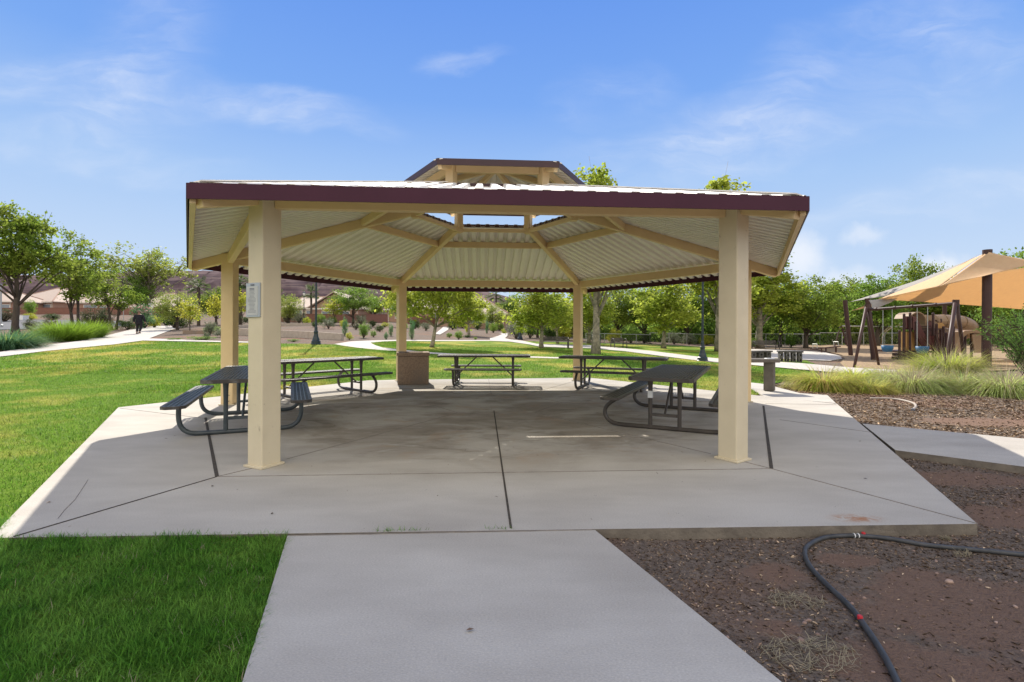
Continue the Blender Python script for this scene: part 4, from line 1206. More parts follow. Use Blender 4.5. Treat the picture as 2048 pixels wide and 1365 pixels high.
chain_fence('chain-link fence under the trees left of the playground', [(1492, 695), (1640, 693), (1850, 692)], 27)
chain_fence('dark fence behind the tube slide', [(1868, 695), (2060, 696)], 44, True)

# ------------------------------------------------------------------ the walking person
def skin_body(name, verts, edges, radii, m_, parent, sub=2):
    me = bpy.data.meshes.new(name); me.from_pydata(verts, edges, []); me.update(); me.materials.append(m_)
    o = bpy.data.objects.new(name, me); COL.objects.link(o); o.parent = parent
    md = o.modifiers.new('skin', 'SKIN')
    for v, r_ in zip(me.skin_vertices[0].data, radii): v.radius = r_ if isinstance(r_, tuple) else (r_, r_)
    me.skin_vertices[0].data[0].use_root = True
    s = o.modifiers.new('sub', 'SUBSURF'); s.levels = sub; s.render_levels = sub
    for p_ in me.polygons: p_.use_smooth = True
    return o
def person():
    p = at(278, 669); p.z += .04
    t = thing('person', 'person in a dark jacket and hat walking away on the pale path', 'person', p, R(20)); t.scale = (1.22, 1.22, 1.04)
    v = [(0, 0, .93), (0, .01, 1.12), (0, .02, 1.32), (0, .03, 1.44), (0, .03, 1.52), (0, .035, 1.62), (0, .03, 1.70),
         (-.10, 0, .86), (-.11, .09, .48), (-.11, -.02, .10), (-.11, .10, .04),
         (.10, 0, .86), (.11, -.02, .48), (.11, -.26, .14), (.11, -.20, .04),
         (-.20, .02, 1.40), (-.27, -.02, 1.13), (-.28, .07, .90), (-.28, .10, .80),
         (.20, .02, 1.40), (.27, .02, 1.13), (.28, .14, .92), (.28, .17, .82)]
    e = [(0,1),(1,2),(2,3),(3,4),(4,5),(5,6),(0,7),(7,8),(8,9),(9,10),(0,11),(11,12),(12,13),(13,14),(3,15),(15,16),(16,17),(17,18),(3,19),(19,20),(20,21),(21,22)]
    ra = [.13,.12,.14,.10,.055,.085,.075,.085,.055,.04,.035,.085,.055,.04,.035,.06,.045,.035,.04,.06,.045,.035,.04]
    skin_body('body', v, e, ra, M['skin'], t)
    jv = [(0, 0, .84), (0, .0, 1.0), (0, .01, 1.2), (0, .02, 1.36), (0, .03, 1.47), (-.21, .02, 1.40), (-.28, -.02, 1.13), (-.29, .07, .90), (.21, .02, 1.40), (.28, .02, 1.13), (.29, .14, .92)]
    je = [(0,1),(1,2),(2,3),(3,4),(3,5),(5,6),(6,7),(3,8),(8,9),(9,10)]
    skin_body('jacket', jv, je, [(.20,.15),(.20,.15),(.20,.16),(.19,.14),(.09,.08),.085,.075,.06,.085,.075,.06], M['black'], t)
    tv = [(0, 0, .90), (-.10, 0, .82), (-.11, .09, .48), (-.11, -.01, .13), (.10, 0, .82), (.11, -.02, .48), (.11, -.25, .17)]
    skin_body('trousers', tv, [(0,1),(1,2),(2,3),(0,4),(4,5),(5,6)], [.14,.105,.078,.07,.105,.078,.07], M['trouser'], t)
    b = MB(); b.lathe([(.17, 0), (.165, .015), (.105, .025), (.10, .08), (.07, .125), (.01, .14)], (0, .03, 1.68), 14); b.build('hat', M['hat'], t, smooth_=True)
    for x, y, z in ((-.11, .05, .045), (.11, -.24, .075)):
        b = MB(); b.box((x, y, z), (.10, .27, .09)); b.build('shoe', M['shoe'], t, bevel=.03)
person()

# ------------------------------------------------------------------ hoses and scraps on the mulch
def spline(pts, k=8):
    out = []
    for i in range(len(pts) - 1):
        p0, p1, p2, p3 = pts[max(i-1, 0)], pts[i], pts[i+1], pts[min(i+2, len(pts)-1)]
        for j in range(k):
            t = j / k
            out.append(.5 * ((2*p1) + (p2-p0)*t + (2*p0-5*p1+4*p2-p3)*t*t + (3*p1-p0-3*p2+p3)*t**3))
    return out + [pts[-1]]
hp = [(1835, 1460), (1800, 1390), (1768, 1320), (1730, 1262), (1695, 1216), (1650, 1172), (1618, 1136), (1610, 1110), (1624, 1092), (1655, 1080), (1712, 1077), (1780, 1084), (1850, 1097), (1950, 1107), (2048, 1118), (2250, 1138)]
pts = [at(*q) + Vector((0, 0, .017)) for q in hp]
t = thing('irrigation_hose', 'dark irrigation hose curving over the mulch beside the front walkway', 'hose', pts[7]); r = rel(t)
b = MB(); sp = spline([r(p_) for p_ in pts], 10); b.tube(sp, .0148, 12); b.build('pipe', M['hose'], t, smooth_=True)
for q in ((1720, 1250), (1727, 1079)):
    c = r(at(*q)) + Vector((0, 0, .034)); b = MB(); b.lathe([(.012, -.012), (.013, .0), (.011, .007)], c, 10); b.build('emitter', M['red'], t)
for q in ((1708, 1078), (1716, 1078)):
    c = r(at(*q)) + Vector((0, 0, .017)); b = MB(); b.tube([c - Vector((.003, 0, 0)), c + Vector((.003, 0, 0))], .0175, 12); b.build('white_ring', M['white'], t)
pts = [at(*q) + Vector((0, 0, .02)) for q in ((1742, 799), (1775, 799.5), (1805, 803), (1826, 809), (1832, 815), (1826, 822))]
t = thing('pale_hose', 'short pale hose end poking out of the sunlit mulch', 'hose', pts[3]); r = rel(t)
b = MB(); b.tube(spline([r(p_) for p_ in pts], 8), [.022] * 40 + [.026], 8) if False else b.tube(spline([r(p_) for p_ in pts], 8), .022, 8); b.build('pipe', M['hose_pale'], t, smooth_=True)
b = MB(); b.tube([r(pts[-1]), r(pts[-1]) + (pts[-1] - pts[-2]) * .12], .03, 8); b.build('coupling', M['ink'], t)
# ------------------------------------------------------------------ vegetation
def unit(v): return v / np.maximum(np.linalg.norm(v, axis=-1, keepdims=True), 1e-9)
def leaf_cloud(name, C, size, m_, g, parent, aspect=.6, up=.0, var=.35):
    """rhombic leaves (folded a little along the midrib) at centres C"""
    n = len(C)
    a = unit(g.normal(0, 1, (n, 3)) + np.array([0, 0, up])); b = unit(np.cross(a, g.normal(0, 1, (n, 3))))
    s = (size * (1 + var * g.uniform(-1, 1, n)))[:, None]
    V = np.stack([C - a * s * .5, C + b * s * aspect * .5, C + a * s * .5, C - b * s * aspect * .5], 1).reshape(-1, 3)
    return np_mesh(name, V, 4, np.arange(4 * n), m_, parent)

def crown_clusters(g, ells, n):
    out = []
    vol = np.array([e[3] * e[4] * e[5] for e in ells]); vol = vol / vol.sum()
    for e, f in zip(ells, vol):
        k = max(2, int(round(n * f)))
        d = unit(g.normal(0, 1, (k, 3))); rr = g.uniform(0, 1, k) ** (1 / 2.4)
        out.append(np.array(e[:3]) + d * rr[:, None] * np.array(e[3:]))
    return np.concatenate(out)

def bez(p, q, lift, k=5):
    p, q = np.array(p), np.array(q); c = p * .45 + q * .55 + np.array([0, 0, lift])
    t = np.linspace(0, 1, k)[:, None]
    return (1-t)**2 * p + 2*t*(1-t) * c + t*t * q

def build_tree(name, H, th, ells, ncl, nl, cr, leaf, lm, bm_, tr, seed, lean=(0, 0), stems=1, limbs=16, up=.0, aspect=.65):
    g = np.random.default_rng(seed)
    root = bpy.data.objects.new(name, None); COL.objects.link(root); root.empty_display_size = .3
    b = MB(); cl = crown_clusters(g, ells, ncl)
    tops = []
    for s in range(stems):
        off = np.array([0, 0, 0.]) if stems == 1 else np.array([math.cos(s * 2.4), math.sin(s * 2.4), 0]) * tr * 1.3
        ln = np.array([lean[0], lean[1], 0]) + (0 if stems == 1 else off * 4)
        pts = []; k = 9
        for i in range(k):
            t = i / (k - 1); z = -.15 + t * (H * .86 + .15)
            pts.append(off + ln * t + np.array([0, 0, z]) + (g.normal(0, .035, 3) * H * .12 * (t > .1)) * np.array([1, 1, 0]))
        rad = [tr * (1.45 if i == 0 else 1.08 - .98 * (i / (k - 1)) ** .9) for i in range(k)]
        b.tube(pts, rad, 9); tops.append((np.array(pts), rad))
    sel = cl[g.choice(len(cl), min(limbs, len(cl)), replace=False)]
    for c in sel:
        P_, rad = tops[g.integers(stems)]
        zc = np.clip(c[2] - g.uniform(.18, .38) * H, th * .8, H * .8)
        i = np.interp(zc, P_[:, 2], np.arange(len(P_))); base = P_[int(i)] + (P_[min(int(i) + 1, len(P_) - 1)] - P_[int(i)]) * (i % 1)
        r0 = float(np.interp(i, np.arange(len(rad)), rad)) * .5
        q = bez(base, c, H * .03, 5); b.tube(q, np.linspace(r0, .012, 5), 6)
        for _ in range(2):
            e = c + g.normal(0, cr * 1.1, 3); b.tube(bez(q[3], e, .05, 3), [r0 * .35, r0 * .2, .008], 5)
    b.build('trunk', bm_, root, smooth_=True)
    w = g.uniform(.45, 1.5, len(cl)); n = (w / w.sum() * nl * len(cl)).astype(int)
    idx = np.repeat(np.arange(len(cl)), n); rr = cr * g.uniform(.55, 1.25, len(cl))
    C = cl[idx] + g.normal(0, 1, (len(idx), 3)) * rr[idx][:, None] * np.array([1, 1, .75]) * .62
    leaf_cloud('crown', C, leaf, lm, g, root, aspect, up)
    return root

PROTO = {}
def spec(kind):
    s = {
     'syc':   lambda: (build_tree('sycamore', 7, 2.0, [(0,0,4.2,2.2,2.1,2.1), (1.4,.3,2.9,1.4,1.3,1.1), (-1.5,-.2,3.1,1.3,1.3,1.2), (.2,0,6,1.2,1.2,1)], 92, 110, .6, .19, L['syc'], M['bark_pale'], .16, 11, (.25,0)), 7, 5.2),
     'low':   lambda: (build_tree('sycamore', 5.2, 1.5, [(.5,0,3.3,2.2,2.0,1.5), (2.1,.2,2.3,1.3,1.2,.95), (-1.5,-.2,2.7,1.5,1.3,1.15), (.4,0,4.5,1.5,1.4,.8)], 100, 105, .5, .17, L['syc'], M['bark_pale'], .125, 23, (.9,0), limbs=22), 5.2, 6.3),
     'syc2':  lambda: (build_tree('sycamore', 7, 2.2, [(0,0,4.4,2.0,1.9,2.1), (1.0,.6,2.9,1.4,1.2,1.1), (-1.2,0,3.4,1.5,1.3,1.3), (0,0,6.2,1.0,1.0,.9)], 86, 110, .6, .19, L['syc'], M['bark_pale'], .15, 12, (-.2,.1)), 7, 4.8),
     'tall':  lambda: (build_tree('tall_sycamore', 11, 2.4, [(0,0,5.2,2.2,2.2,2.6), (.2,0,8.2,1.5,1.5,2.0), (-.3,0,10.2,.75,.75,.9), (1.0,0,9.4,.55,.55,.8), (0,0,10.2,.7,.7,.8)], 110, 90, .55, .23, L['syc'], M['bark_pale'], .22, 13, (.1,0), limbs=24), 11, 4.6),
     'ash':   lambda: (build_tree('ash_tree', 8, 2.3, [(0,0,5.4,2.6,2.5,2.1), (1.6,0,4.7,1.8,1.6,1.4), (-1.7,.2,4.8,1.8,1.6,1.4), (0,0,6.9,1.7,1.6,1.0), (-2.5,0,4.2,1.1,1.0,.9)], 125, 100, .5, .19, L['ash'], M['bark'], .19, 14, (0,0), limbs=26), 8, 6.6),
     'ash2':  lambda: (build_tree('ash_tree', 8, 1.9, [(0,0,4.4,1.9,1.9,1.8), (-.9,0,4.1,1.4,1.3,1.1), (.7,0,6.0,1.2,1.2,1.6), (.2,0,7.2,.7,.7,.7)], 64, 80, .45, .19, L['ash'], M['bark'], .12, 15, (.1,0), stems=2, limbs=22), 8, 4.6),
     'sparse': lambda: (build_tree('cottonwood', 13, 4, [(0,0,9.6,5.2,4.5,2.8), (2.2,0,8,3.2,2.8,2), (-2.6,0,8.4,3.2,2.8,2)], 100, 46, .75, .32, L['olive'], M['bark_pale'], .42, 16, (0,0), limbs=40), 13, 11.5),
     'round': lambda: (build_tree('shade_tree', 6, 1.4, [(0,0,3.9,2.7,2.5,1.9), (1.6,0,3.3,1.5,1.5,1.3), (-1.6,0,3.3,1.5,1.5,1.3)], 105, 95, .5, .15, L['green'], M['bark'], .14, 17, limbs=20), 6, 6.2),
     'young': lambda: (build_tree('young_tree', 3.2, .9, [(0,0,2.1,.75,.75,.95)], 26, 45, .26, .12, L['yellow'], M['bark'], .04, 18, limbs=10), 3.2, 1.7),
     'olive': lambda: (build_tree('olive_tree', 5, .7, [(0,0,2.9,2.0,1.9,1.8), (1.2,0,2.0,1.3,1.3,1.2), (-1.1,0,2.2,1.3,1.3,1.3)], 85, 90, .45, .13, L['olive'], M['bark'], .13, 19, limbs=16), 5, 5),
     'dark':  lambda: (build_tree('dense_tree', 7, 1.3, [(0,0,4.2,2.7,2.4,2.4), (1.5,0,3.4,1.7,1.6,1.6), (-1.5,0,3.3,1.7,1.6,1.6), (.3,0,6.0,1.3,1.2,.9)], 105, 95, .6, .19, L['ash'], M['bark'], .17, 20, limbs=22), 7, 6.3),
     'dark2': lambda: (build_tree('dense_tree', 7, 1.2, [(0,0,4.0,2.5,2.3,2.2), (1.7,0,3.0,1.5,1.5,1.4), (-1.2,0,3.9,1.7,1.6,1.7), (-.5,0,6.0,1.0,1.0,1.0), (.9,0,5.6,.8,.8,1.1)], 105, 95, .6, .19, L['green'], M['bark'], .17, 21, limbs=22), 7, 6),
    }
    return s[kind]()
def place_scaled(root, p, sx, sz, rz):
    root.location = p; root.rotation_euler = (0, 0, rz); root.scale = (sx, sx, sz)
def tree(kind, px, py, top, wpx, label, group=None, rz=None, cat='tree', p=None):
    p = p or at(px, py)
    first = kind not in PROTO
    if first: PROTO[kind] = spec(kind)
    root, H0, W0 = PROTO[kind]
    o = root if first else copy_tree(root)
    k = p.y / 978
    place_scaled(o, p, wpx * k / W0, (py - top) * k / H0, random.uniform(0, 6.28) if rz is None else rz)
    tag(o, label, cat, group); o['kind'] = 'thing'
    return o
random.seed(5)
RG, LG, CG, SG = 'trees along the playground fence', 'street trees on the left', 'pale trunked trees on the far lawn', 'trees behind the far lawn'
tree('ash', 32, 674, 414, 215, 'big ash tree with a dark trunk at the left edge of the frame', LG, 0.3)
tree('ash2', 152, 666, 461, 118, 'ash tree with a double trunk behind the bright yellow-green bush', LG, 2.0)
tree('ash2', 228, 660, 536, 96, 'smaller ash tree just left of the walking person', LG, 4.2)
tree('sparse', 297, 645, 487, 190, 'tall sparse cottonwood behind the stop sign', LG, 1.0)
tree('round', 274, 646, 548, 92, 'thick-trunked leafy tree directly behind the walking person', LG, 2.6)
tree('olive', 355, 660, 574, 96, 'olive-green tree right of the stop sign', 'trees left of the pavilion', 1.2)
tree('dark', 432, 650, 575, 90, 'dark leafy tree beside the front-left side of the roof, behind the young yellow trees', 'trees left of the pavilion', 0.5)
tree('young', 380, 667, 594, 52, 'young yellow-green tree by the path, left of the posts', 'young yellow trees left of the pavilion', .3)
tree('young', 433, 663, 585, 42, 'young yellow tree nearest the rear-left side post', 'young yellow trees left of the pavilion', 2.0)
tree('young', 484, 652, 578, 40, 'young yellow tree seen between the two left posts', 'young yellow trees left of the pavilion', 4.0)
tree('olive', 578, 648, 584, 74, 'round green tree right of the post with the notice', SG, 2)
tree('round', 706, 651, 572, 120, 'wide round green tree in front of the tan gabled house', SG, .2)
tree('young', 668, 650, 597, 46, 'small yellow tree at the left of the wide round tree', SG, 5)
tree('dark', 748, 640, 590, 60, 'dark tree behind the wide round tree', SG, 3)
tree('low', 862, 696, 520, 205, 'leaning pale-trunked sycamore left of the palm, behind the side-on picnic table', CG, 0)
tree('syc2', 1083, 697, 560, 138, 'bright sycamore beside the long bench, seen left of the rear-right post', CG, 2.4)
tree('tall', 1191, 709, 326, 165, 'tall sycamore with a thick pale trunk just right of the rear-right post', CG, 1.2)
tree('syc2', 1115, 688, 590, 90, 'small sycamore behind the long bench', CG, .6)
tree('syc', 1178, 688, 575, 120, 'farther thin sycamore left of the thick pale trunk', CG, 5.1)
tree('syc2', 1327, 698, 555, 150, 'pale-trunked sycamore in the middle of the right lawn', CG, 3.9)
tree('tall', 1440, 704, 346, 170, 'tall sycamore hidden behind the front-right post with its top above the roof', CG, 4.0)
tree('dark', 1235, 684, 560, 130, 'dense tree behind the bench on the right lawn', SG, .8)
tree('dark2', 1290, 686, 566, 120, 'dense green tree left of the middle sycamore by the fence', SG, 2.1)
tree('dark', 1375, 688, 560, 120, 'dense tree behind the dark blue-green lamp post', SG, 4.4)
tree('dark2', 1440, 690, 540, 110, 'dense green tree behind the front-right post', SG, 5.2)
tree('olive', 1150, 681, 600, 110, 'olive tree behind the rear-right post', SG, .4)
tree('dark2', 1030, 655, 590, 90, 'green tree right of the palm', SG, 1.0)
tree('olive', 905, 654, 590, 70, 'olive tree in front of the hipped house, left of the palm', SG, 1.9)
tree('tall', 1520, 697, 478, 150, 'tall leafy tree close to the right eave of the pavilion', RG, 2.2)
tree('dark', 1612, 697, 553, 150, 'dense tree right of the pavilion above the round plaza', RG, .2)
tree('dark2', 1560, 694, 560, 110, 'dense green tree behind the benches by the plaza', RG, 3.3)
tree('dark', 1690, 690, 552, 120, 'dense tree behind the two leaning masts', RG, 1.5)
tree('dark2', 1755, 693, 546, 130, 'dense green tree between the leaning masts and the play tower', RG, 4.8)
tree('dark', 1838, 690, 512, 120, 'taller dense tree above the play tower, left of the sail', RG, 2.7)
tree('dark2', 1885, 690, 560, 140, 'dense green tree below the orange sail', RG, 0.9)
tree('dark', 1945, 692, 556, 150, 'dense tree behind the tube slide', RG, 5.6)
tree('dark2', 2010, 692, 552, 150, 'dense green tree behind the thick brown mast', RG, 3.6)
tree('dark2', 2045, 705, 486, 170, 'broad bright tree above the sail at the right edge of the frame', RG, 1.4)
for i, (px, w, tp) in enumerate(((1480, 120, 566), (1585, 130, 575), (1655, 130, 568), (1725, 120, 565), (1790, 120, 556), (1915, 130, 570), (1985, 130, 570), (2070, 140, 560))):
    p = at(px, 686)
    tree('dark' if i % 2 else 'dark2', px, 686, tp, w, 'tree of the back row behind the playground fence', 'back row of trees behind the playground', i * 1.3)

# far thicket that closes the view behind the park trees
def thicket(name, label, x0, x1, y0, y1, h, n, seed, lm):
    g = np.random.default_rng(seed); k = n // 45
    X = g.uniform(x0, x1, k); Y = g.uniform(y0, y1, k); hh = h * (.75 + .35 * np.sin(X * .21 + 1.7 * np.sin(X * .07)))
    Z = G(X, Y) + hh * g.uniform(0, 1, k) ** .8
    c = np.stack([X, Y, Z], 1); idx = np.repeat(np.arange(k), 45); C = c[idx] + g.normal(0, .75, (len(idx), 3)); C[:, 2] = np.maximum(C[:, 2], G(C[:, 0], C[:, 1]))
    o = leaf_cloud(name, C, .42, lm, g, None, .7); tag(o, label, 'thicket', None, 'stuff')
thicket('thicket', 'far dark green thicket closing the view behind the playground trees', 18, 100, 62, 74, 5.0, 60000, 31, L['olive'])
thicket('thicket', 'far green thicket behind the fence of the right lawn', 4, 40, 58, 68, 3.4, 30000, 32, L['green'])

tree('syc2', 938, 672, 586, 74, 'slim yellow-green tree on the mulch mound in front of the hipped house', CG, .9)
tree('olive', 985, 660, 600, 60, 'olive tree just left of the far path fork', SG, 3.1)
tree('round', 800, 655, 590, 70, 'green tree behind the rear-left post', SG, 2.2)
tree('dark2', 1075, 676, 580, 90, 'green tree behind the slim dark lamp', SG, 4.1)

# palms
def palm(label, px, py, top, wpx, trunk_w=.32):
    p = at(px, py); H = (py - top) * p.y / 978; g = np.random.default_rng(int(px)); W = wpx * p.y / 978
    t = thing('palm_tree', label, 'palm', p, 0, 'fan palms among the houses')
    hc = H - W * .32
    b = MB(); b.tube([(0, 0, -.2), (.05, 0, hc * .5), (0, 0, hc)], [trunk_w * .62, trunk_w * .5, trunk_w * .55], 9); b.build('trunk', M['bark'], t)
    V = []; idx = []
    for k in range(34):
        az = g.uniform(0, 6.28); elv = g.uniform(-.7, 1.35); l_ = W * .5 * g.uniform(.75, 1.05)
        d = np.array([math.cos(az) * math.cos(elv), math.sin(az) * math.cos(elv), math.sin(elv)]); o = np.array([0, 0, hc]); tip = o + d * l_ * .55
        s = unit(np.cross(d, [0, 0, 1.])); u = np.cross(s, d)
        n = 11
        for j in range(n):
            a = (j / (n - 1) - .5) * 2.6; e = d * math.cos(a) + s * math.sin(a) - np.array([0, 0, .22 + .1 * abs(a)])
            q = tip + e * l_ * .5; w_ = l_ * .035; m_ = len(V)
            V += [tip - s * w_, tip + s * w_, q + u * .02, q - u * .02]; idx += [m_, m_ + 1, m_ + 2, m_ + 3]
        m_ = len(V); V += [o - s * .03, o + s * .03, tip + s * .02, tip - s * .02]; idx += [m_, m_ + 1, m_ + 2, m_ + 3]
    np_mesh('crown', np.array(V), 4, idx, L['palm'], t)
palm('palm above the olive-green trees left of the pavilion', 397, 652, 558, 54)
palm('palm seen between the two left pavilion posts', 480, 650, 552, 46)
palm('palm behind the left lamp post and gabled house', 622, 640, 573, 42)
palm('palm at the right edge of the post with the notice', 556, 640, 582, 40)
palm('tall dark palm in front of the hipped house in the centre', 992, 652, 572, 52)

# shrubs
SH = {}
def shrub_proto(kind):
    g = np.random.default_rng(len(SH) + 40)
    root = bpy.data.objects.new({'round': 'shrub', 'sage': 'sage_bush', 'column': 'columnar_shrub', 'yellow': 'yellow_shrub', 'brown': 'dry_shrub', 'dark': 'dark_shrub', 'pink': 'flowering_shrub', 'low': 'low_shrub'}[kind], None)
    COL.objects.link(root)
    lm = {'round': 'green', 'sage': 'sage', 'column': 'bluegreen', 'yellow': 'yellow', 'brown': 'brown', 'dark': 'dark', 'pink': 'bluegreen', 'low': 'green'}[kind]
    if kind == 'column': ells = [(0,0,.5,.38,.38,.48), (0,0,.75,.25,.25,.25)]; n = 40
    elif kind == 'low': ells = [(0,0,.4,.5,.5,.42)]; n = 34
    else: ells = [(0,0,.55,.44,.44,.42), (.22,.1,.38,.28,.28,.3), (-.22,-.05,.4,.28,.28,.32)]; n = 48
    cl = crown_clusters(g, ells, n)
    b = MB()
    for c in cl[:14]: b.tube(bez((0, 0, -.05), c, .08, 4), [.018, .014, .01, .005], 5)
    b.build('stem', M['bark'], root)
    idx = np.repeat(np.arange(len(cl)), 55); C = cl[idx] + g.normal(0, .07, (len(idx), 3)); C[:, 2] = np.maximum(C[:, 2], .01)
    leaf_cloud('foliage', C, .055, L[lm], g, root, .5, .5)
    if kind == 'pink':
        k = g.choice(len(C), 260); D = C[k]; D = D[D[:, 2] > .6] + np.array([0, 0, .04]); leaf_cloud('blossom', D, .07, L['pink'], g, root, .8)
    return root
def shrub(kind, px, py, w, h, label, group='shrubs in the planted beds', p=None):
    p = p or at(px, py); first = kind not in SH
    if first: SH[kind] = shrub_proto(kind)
    o = SH[kind] if first else copy_tree(SH[kind])
    k = p.y / 978; o.location = p; o.scale = (w * k, w * k * .95, h * k); o.rotation_euler = (0, 0, random.uniform(0, 6.28))
    return tag(o, label, 'shrub', group, 'thing')
for a in (
    ('column', 690, 672, 15, 38, 'upright shrub right of the block planter wall end'),
    ('column', 824, 680, 17, 42, 'upright blue-green shrub left of the leaning trunk'),
    ('column', 782, 673, 14, 26, 'slim upright shrub just left of the rear-left post'),
    ('column', 772, 680, 12, 16, 'short upright shrub below the slim one by the rear-left post'),
    ('round', 727, 677, 26, 34, 'round bush in the mulch above the curved path'),
    ('round', 747, 675, 14, 15, 'small bush right of the round bush above the curved path'),
    ('round', 642, 650, 24, 24, 'green bush right of the left lamp post'),
    ('sage', 657, 658, 28, 22, 'grey sage bush right of the left lamp post'),
    ('yellow', 699, 680, 16, 15, 'small yellowish bush by the end of the block planter wall'),
    ('sage', 598, 648, 30, 24, 'grey-green bush on the upper planter, left of the lamp post'),
    ('brown', 574, 647, 24, 20, 'brownish shrub on the upper planter near the notice post'),
    ('yellow', 614, 649, 16, 14, 'small yellowish shrub beside the left lamp post'),
    ('sage', 722, 652, 28, 24, 'pale feathery bush below the wide round tree'),
    ('dark', 745, 654, 22, 14, 'dark low bush in front of the red-brown wall, right of the round tree'),
    ('yellow', 770, 655, 18, 10, 'yellow ground bush left of the rear-left post'),
    ('round', 917, 680, 20, 20, 'bush at the foot of the mulch mound under the leaning tree'),
    ('round', 899, 676, 14, 11, 'small bush left of the mulch mound'),
    ('yellow', 934, 667, 10, 22, 'thin yellow sapling on the mulch mound'),
    ('dark', 935, 676, 18, 7, 'dark flat bush at the front of the mulch mound'),
    ('low', 951, 680, 10, 8, 'tiny bush at the front right of the mulch mound'),
    ('column', 974, 668, 10, 26, 'upright shrub on the right of the mulch mound'),
    ('round', 987, 666, 22, 22, 'green bush by the fork of the far path'),
    ('yellow', 1008, 668, 14, 10, 'small yellow bush left of the far fork'),
    ('sage', 1033, 678, 46, 36, 'broad pale bush right of the far fork'),
    ('round', 1060, 677, 44, 40, 'green bush between the slim lamp and the bright sycamore'),
    ('dark', 1098, 680, 42, 34, 'dark bush behind the long bench'),
    ('yellow', 1128, 681, 34, 34, 'yellow-green bush right behind the long bench'),
    ('brown', 1155, 681, 32, 24, 'brownish bush behind the rear-right post'),
    ('sage', 1190, 686, 34, 26, 'grey bush behind the litter bin'),
    ('yellow', 1226, 686, 42, 28, 'yellowish bush along the fence behind the small bench'),
    ('round', 1262, 687, 40, 30, 'green bush along the fence right of the small bench'),
    ('dark', 1288, 687, 36, 28, 'dark bush along the fence left of the middle sycamore'),
    ('sage', 1348, 689, 34, 27, 'pale bush along the fence right of the middle sycamore'),
    ('sage', 1378, 690, 30, 25, 'second pale bush along the fence, nearest the tall lamp'),
    ('yellow', 1414, 691, 32, 20, 'yellow bush behind the base of the tall lamp'),
    ('round', 1502, 697, 26, 24, 'green bush beside the benches at the post'),
    ('round', 1582, 696, 26, 28, 'bush below the dense tree above the plaza'),
    ('sage', 420, 671, 28, 30, 'pale feathery shrub in the left planting bed'),
    ('low', 432, 668, 46, 20, 'bright green spreading shrub in the left planting bed'),
    ('sage', 445, 675, 36, 18, 'grey low shrub in front of the bright spreading one'),
    ('low', 404, 681, 56, 11, 'low green ground shrub along the cross path'),
    ('low', 350, 681, 30, 7, 'flat green ground shrub at the path junction'),
    ('sage', 414, 680, 14, 16, 'small pale shrub at the edge of the cross path'),
    ('low', 587, 684, 26, 8, 'small green patch below the block planter wall'),
    ('dark', 350, 657, 60, 34, 'dark shrub mass at the right of the pale path'),
    ('dark', 332, 652, 46, 32, 'dark shrub behind the stop sign'),
    ('pink', 288, 657, 56, 46, 'tall flowering shrub with pinkish tips beside the walking person'),
    ('yellow', 309, 656, 26, 24, 'yellowish shrub right of the walking person'),
    ('dark', 255, 660, 38, 24, 'dark blue-green grass-like shrub left of the walking person'),
    ('brown', 182, 656, 46, 40, 'dull purple-brown shrub right of the double trunk'),
    ('brown', 212, 659, 42, 42, 'dull brown shrub left of the smaller ash trunk'),
    ('dark', 104, 641, 38, 15, 'dark clipped shrub beyond the road'),
    ('yellow', 63, 640, 30, 13, 'yellow shrub beyond the road right of the utility cabinet'),
    ('olive' if False else 'brown', 10, 644, 50, 26, 'olive-brown shrub beyond the road at the left edge'),
    ('brown', 62, 662, 30, 24, 'sparse brown rose-like bush in front of the road'),
    ('brown', 100, 662, 26, 26, 'sparse bush with yellow flowers in front of the road'),
    ('round', 60, 631, 24, 34, 'small round tree-like shrub in front of the tan hipped house'),
    ('dark', 500, 650, 40, 20, 'dark shrub between the two left posts'),
    ('low', 1640, 692, 22, 8, 'low green patch under the fence by the plaza')):
    shrub(*a)

for i, (px, py, w, h, kd) in enumerate(((548, 651, 22, 18, 'dark'), (630, 655, 20, 14, 'dark'), (664, 651, 24, 20, 'round'), (688, 656, 18, 16, 'yellow'), (712, 660, 22, 14, 'brown'), (738, 661, 16, 12, 'sage'), (760, 664, 20, 16, 'dark'),
                                       (806, 662, 24, 20, 'round'), (830, 658, 26, 22, 'dark'), (852, 662, 20, 18, 'sage'), (905, 660, 26, 22, 'dark'), (925, 657, 22, 20, 'round'), (955, 660, 26, 24, 'dark'), (978, 658, 24, 22, 'sage'), (1000, 662, 20, 18, 'round'))):
    shrub(kd, px, py, w, h, 'small shrub on the mulch slope before the block walls and houses', 'shrubs on the far mulch slope')

